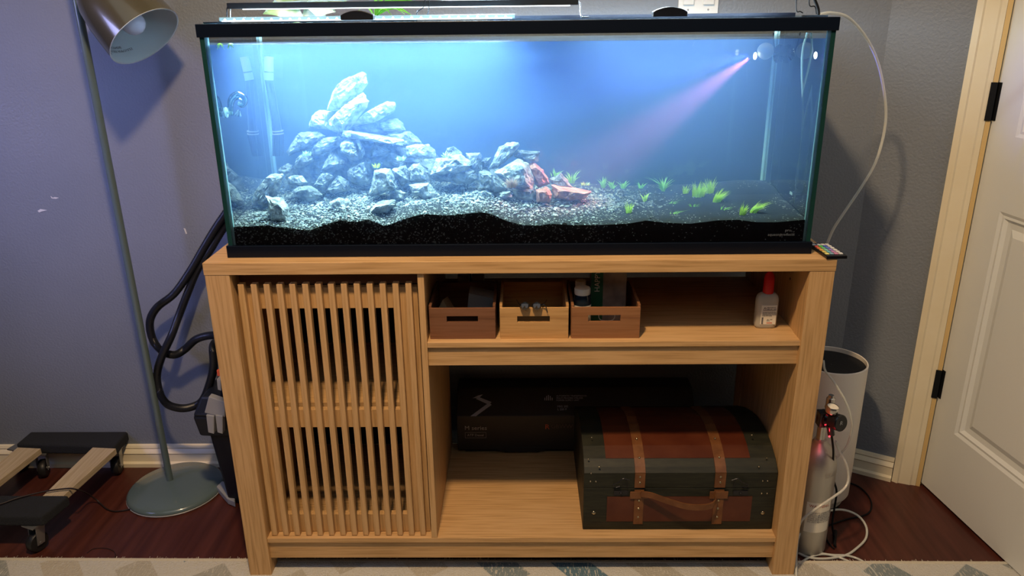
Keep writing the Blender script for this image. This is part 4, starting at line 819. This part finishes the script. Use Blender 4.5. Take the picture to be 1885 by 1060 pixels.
MB().ball(PZ(232,794,dz)+Vector((0,0,.001)), .004, 8, (1,1,.4)).build('screw_head', STEEL, dl, smooth=60)
BR = mat('dark_cord', (.02,.012,.012), .5)
tag(MB().tube([PZ(x, y, z) for x, y, z in ((-20,930,-.686),(0,928,-.686),(35,916,-.686),(85,904,-.686),(125,899,-.686),(141,901,-.690),(160,908,-.75),(180,922,-.79),(197,937,-.797),(215,941,-.797),(240,937,-.796))], .0021, 6).build('lamp_cord', BR, smooth=60), 'dark cord from the lamp base over the dolly', 'cord')
tag(MB().tube([PZ(x, y, ZF+.0015) for x, y in ((160,1018),(172,1010),(195,1009),(210,1015),(212,1024),(208,1030))], .0008, 5).build('loose_thread', BR), 'thin dark thread curled on the floor left of the stand', 'thread')

# ------------------------------------------------------------------ rug
def rugmat():
    mt = mat('woven_rug', (.50,.48,.42), .95, bump=1, bs=260, bdist=.004); nt = mt.node_tree; b = nt.nodes['Principled BSDF']; tc = [n for n in nt.nodes if n.type == 'TEX_COORD'][0]
    mp = nt.nodes.new('ShaderNodeMapping'); mp.inputs['Rotation'].default_value = (0,0,.9); mp.inputs['Scale'].default_value = (3.2,3.2,3.2); nt.links.new(tc.outputs['Object'], mp.inputs[0])
    ck = nt.nodes.new('ShaderNodeTexBrick'); ck.offset = .5; ck.inputs['Color1'].default_value = (.10,.19,.25,1); ck.inputs['Color2'].default_value = (.56,.50,.40,1); ck.inputs['Mortar'].default_value = (.62,.60,.55,1); ck.inputs['Mortar Size'].default_value = .06; ck.inputs['Scale'].default_value = .55
    nt.links.new(mp.outputs[0], ck.inputs[0]); n = nt.nodes.new('ShaderNodeTexNoise'); n.inputs['Scale'].default_value = 60; m2 = nt.nodes.new('ShaderNodeMapping'); m2.inputs['Scale'].default_value = (6,1,1); nt.links.new(tc.outputs['Object'], m2.inputs[0]); nt.links.new(m2.outputs[0], n.inputs[0])
    rp = nt.nodes.new('ShaderNodeValToRGB'); rp.color_ramp.elements[0].position = .56; rp.color_ramp.elements[1].position = .66; nt.links.new(n.outputs[0], rp.inputs[0])
    mx = nt.nodes.new('ShaderNodeMix'); mx.data_type = 'RGBA'; mx.inputs[7].default_value = (.60,.57,.50,1); nt.links.new(rp.outputs[0], mx.inputs[0]); nt.links.new(ck.outputs[0], mx.inputs[6]); nt.links.new(mx.outputs[2], b.inputs['Base Color']); return mt
rg = thing('rug', (0, -.6, ZF), 'cream and blue-grey patterned rug under the front of the stand', 'rug')
ye = lambda x: .056-.014*(x+.9)/1.9
q = MB(); q.hexa([(-1.8,-1.5,ZF),(1.6,-1.5,ZF),(1.6,ye(1.6),ZF),(-1.8,ye(-1.8),ZF),(-1.8,-1.5,ZF+.007),(1.6,-1.5,ZF+.007),(1.6,ye(1.6),ZF+.007),(-1.8,ye(-1.8),ZF+.007)]); q.build('rug_pile', rugmat(), rg)
q = MB(); q.hexa([(-1.8,ye(-1.8)-.004,ZF+.0005),(1.6,ye(1.6)-.004,ZF+.0005),(1.6,ye(1.6)+.006,ZF+.0005),(-1.8,ye(-1.8)+.006,ZF+.0005),(-1.8,ye(-1.8)-.004,ZF+.0085),(1.6,ye(1.6)-.004,ZF+.0085),(1.6,ye(1.6)+.006,ZF+.0085),(-1.8,ye(-1.8)+.006,ZF+.0085)]); q.build('bound_edge', mat('cream_binding', (.62,.57,.46), .9, bump=1, bs=300, bdist=.002), rg, bevel=.002)
q = MB()
for i in range(500):
    x = R.uniform(-1.75, 1.55); y = ye(x)+.005; q.tube([(x, y, ZF+.004), (x+R.uniform(-.004,.004), y+R.uniform(.003,.009), ZF+.002+R.uniform(0,.006))], .0005, 3, 1, cap=False)
tag(q.build('fringe', MATS['cream_binding'], rg), kind='stuff')

# ------------------------------------------------------------------ air purifier, CO2 cylinder, tubes at right
pc = Vector((.815, .325, ZF)); pf = thing('air_purifier', pc, 'white cylindrical air purifier with dark open top behind the gas cylinder', 'air purifier')
pr_, pt = .088, -.378
H = pt-ZF
MB().lathe([(.0005,.012),(.074,.012),(.080,.030),(pr_-.003,.034),(pr_,.04),(pr_,H-.002),(pr_-.002,H),(pr_-.004,H-.001),(pr_-.004,H-.012)], pc, n=56).build('shell', mat('warm_white_shell', (.86,.82,.75), .4), pf, smooth=40)
MB().lathe([(.0005,H-.014),(pr_-.004,H-.012)], pc, n=48).build('top_grille', mat('dark_mesh', (.012,.013,.016), .7, bump=1, bs=600, bdist=.002), pf)
MB().lathe([(.0005,0),(.072,0),(.074,.012)], pc, n=40).build('base_ring', SOFTBLK, pf, smooth=40)
for i in range(9):
    an = math.radians(-128+i*5.5); o_ = Vector((math.cos(an), math.sin(an), 0)); MB().tube([pc+o_*(pr_+.0004)+Vector((0,0,.05)), pc+o_*(pr_+.0004)+Vector((0,0,.155))], .0012, 5, 1).build('vent_slit', SOFTBLK, pf)
cc = Vector((.722, .115, ZF)); cy = thing('gas_cylinder', cc, 'brushed aluminium gas cylinder with black regulator beside the stand', 'cylinder')
ALU = mat('brushed_aluminium', (.50,.49,.45), .42, .75, bump=.2, bs=40, bsc=(1,1,30)); cr = .046
MB().lathe([(.0005,0),(cr-.006,0),(cr-.001,.004),(cr,.010),(cr,.235),(cr*.97,.252),(cr*.86,.272),(cr*.62,.292),(.016,.303),(.014,.310),(.0005,.310)], cc, n=48).build('cylinder_body', ALU, cy, smooth=50)
lz0, lz1 = .075, .160; q = MB(); n = 14; vs = []
for i in range(n+1):
    an = math.radians(-125+i*80/n); vs += [cc+Vector((math.cos(an)*(cr+.0004), math.sin(an)*(cr+.0004), lz0)), cc+Vector((math.cos(an)*(cr+.0004), math.sin(an)*(cr+.0004), lz1))]
q.add(vs, [(2*i,2*i+2,2*i+3,2*i+1) for i in range(n)]); q.build('warning_label', LBL, cy)
def cyl_text(s, size, h, ph0, m_):
    def bend(c): an = math.radians(ph0)+c.x/cr; return cc+Vector((math.cos(an)*(cr+.0008), math.sin(an)*(cr+.0008), h+c.y))
    text(s, size, (0,0,0), (1,0,0), (0,1,0), m_, cy, 'label_print', bend=bend)
cyl_text('WARNING', .0105, .150, -118, RED)
cyl_text('CONTENTS UNDER PRESSURE\nCAN CAUSE SUFFOCATION\nDO NOT BREATHE GAS\nSTORE AND USE WITH\nADEQUATE VENTILATION\nDO NOT REMOVE LABEL', .0052, .118, -118, INK)
cyl_text('CO2', .016, .235, -85, mat('embossed_grey', (.55,.5,.45), .4))
vb = cc+Vector((0,0,.305))
MB().tube([vb, vb+Vector((0,0,.05))], .010, 14, 1).build('brass_valve', STEEL, cy, smooth=40)
MB().tube([vb+Vector((-.004,0,.040)), vb+Vector((.006,-.003,.075)), vb+Vector((.008,-.003,.105))], lambda t, i: .007 if i % 4 else .009, 12, 5).build('needle_valve', STEEL, cy, smooth=30)
MB().lathe([(.006,0),(.010,.001),(.010,.022),(.007,.024),(.006,.03)], vb+Vector((.010,-.004,.095)), (0,0,1), 12, True).build('bubble_counter', STEEL, cy, smooth=30)
r0 = PY(1522,770,.075); r1_ = PY(1551,780,.033); rd = (r1_-r0).normalized()
rg_ = MB().lathe([(.0005,-.012),(.020,-.012),(.021,.0),(.021,.012),(.017,.016),(.017,.018),(.0195,.020),(.0195,.042),(.017,.044),(.0005,.044)], r0, rd, 28).build('regulator', GLOSSBLK, cy, smooth=35)
MB().obox(r0+Vector((-.008,0,.0)), (1,0,0), (0,1,0), (0,0,1), .013, .013, .018).build('valve_block', GLOSSBLK, rg_, bevel=.002)
text('R', .016, r0+rd*.0446-Vector((0,0,1)).cross(rd)*.006, Vector((0,0,1)).cross(rd), (0,0,1), GREYP, rg_)
gc = PY(1531,752,.055); MB().lathe([(.0005,0),(.0135,0),(.014,.001),(.014,.014),(.0125,.016)], gc-Vector((0,0,.008)), (.1,-.15,1), 26).build('gauge', STEEL, rg_, smooth=40)
MB().lathe([(.0005,.0145),(.0125,.0145)], gc-Vector((0,0,.008)), (.1,-.15,1), 24).build('gauge_face', LBL, rg_)
MB().tube([PY(1528,783,.05), PY(1530,800,.05)], .008, 10, 1).build('solenoid_tail', GLOSSBLK, rg_, smooth=40)
RL = mat('red_led', (1,.02,.02), .4, emit=(1,.02,.03), es=8)
MB().ball(PY(1530,800,.05)+Vector((-.006,-.006,-.001)), .0020, 8).build('red_indicator', RL, rg_)
lamp('red_indicator_glow', 'POINT', PY(1521,803,.035), .05, (1,.02,.04), shadow_soft_size=.003)
MB().tube([PY(x, y, Y) for x, y, Y in ((1531,802,.05),(1534,830,.07),(1533,860,.10),(1535,885,.12),(1540,905,.14),(1536,935,.15),(1532,965,.14))]+[PZ(1536,990,ZF+.006), PZ(1538,1006,ZF+.006)], .0026, 8).build('power_cord', SOFTBLK, rg_, smooth=60)
tag(MB().tube([PZ(1537,978,ZF+.007), PZ(1537,985,ZF+.007), PZ(1536,1004,ZF+.006)], lambda t, i: .006-.003*t, 8, 4).build('cord_connector', SOFTBLK, smooth=50), 'black inline plug lying on the floor beside the cylinder', 'connector')
tag(MB().tube([PZ(x, y, ZF+.003) for x, y in ((1528,883),(1552,886),(1580,895),(1600,915),(1604,935),(1592,948),(1560,955),(1528,966),(1514,972))], .0022, 8).build('looped_cable', SOFTBLK, smooth=60), 'black cord looped on the floor behind the cylinder', 'cord')
tag(MB().tube([PZ(x, y, ZF+.003) for x, y in ((1521,975),(1522,992),(1530,1005),(1536,1010))], .0018, 8).build('thin_cable', SOFTBLK, smooth=60), 'short thin black cord beside the inline plug', 'cord')
tag(MB().tube([PY(x, y, Y) for x, y, Y in ((1516,664,.13),(1519,682,.10),(1533,700,.08),(1556,738,.07),(1568,775,.07),(1566,800,.08),(1556,825,.09),(1535,845,.10),(1505,862,.10),(1478,880,.10))], .0026, 8).build('clear_tubing', AIR, smooth=60), 'clear tubing bowing out past the regulator', 'tubing')
tag(MB().tube([PY(x, y, Y) for x, y, Y in ((1538,812,.07),(1545,830,.08),(1558,855,.08),(1562,880,.08),(1555,898,.07),(1535,914,.06),(1505,934,.05),(1478,955,.05),(1468,975,.05))], .0030, 8).build('clear_tubing', AIR, smooth=60), 'thicker clear tubing sweeping across the cylinder label', 'tubing')
tag(MB().tube([PZ(x, y, z) for x, y, z in ((1466,1075,ZF+.01),(1466,1020,ZF+.03),(1471,985,ZF+.06),(1490,957,ZF+.08),(1520,942,ZF+.07),(1550,938,ZF+.05),(1578,948,ZF+.03),(1594,968,ZF+.02),(1594,990,ZF+.01),(1578,1008,ZF+.008),(1556,1022,ZF+.006),(1520,1028,ZF+.006),(1490,1026,ZF+.006),(1470,1018,ZF+.006))], .0030, 8).build('clear_tubing', AIR, smooth=60), 'large loop of clear tubing coiled on the floor', 'tubing')
tag(MB().tube([PZ(x, y, ZF+.006) for x, y in ((1474,1010),(1500,1016),(1530,1021),(1562,1023),(1590,1034),(1612,1056),(1620,1075))], .0028, 8).build('clear_tubing', AIR, smooth=60), 'clear tubing trailing off towards the lower right', 'tubing')
tag(MB().tube([PZ(x, y, ZF+.0055) for x, y in ((1470,1038),(1490,1026),(1515,1020),(1545,1026),(1575,1040),(1595,1060),(1600,1075))], .0028, 8).build('clear_tubing', AIR, smooth=60), 'inner strand of clear tubing on the floor by the stand leg', 'tubing')
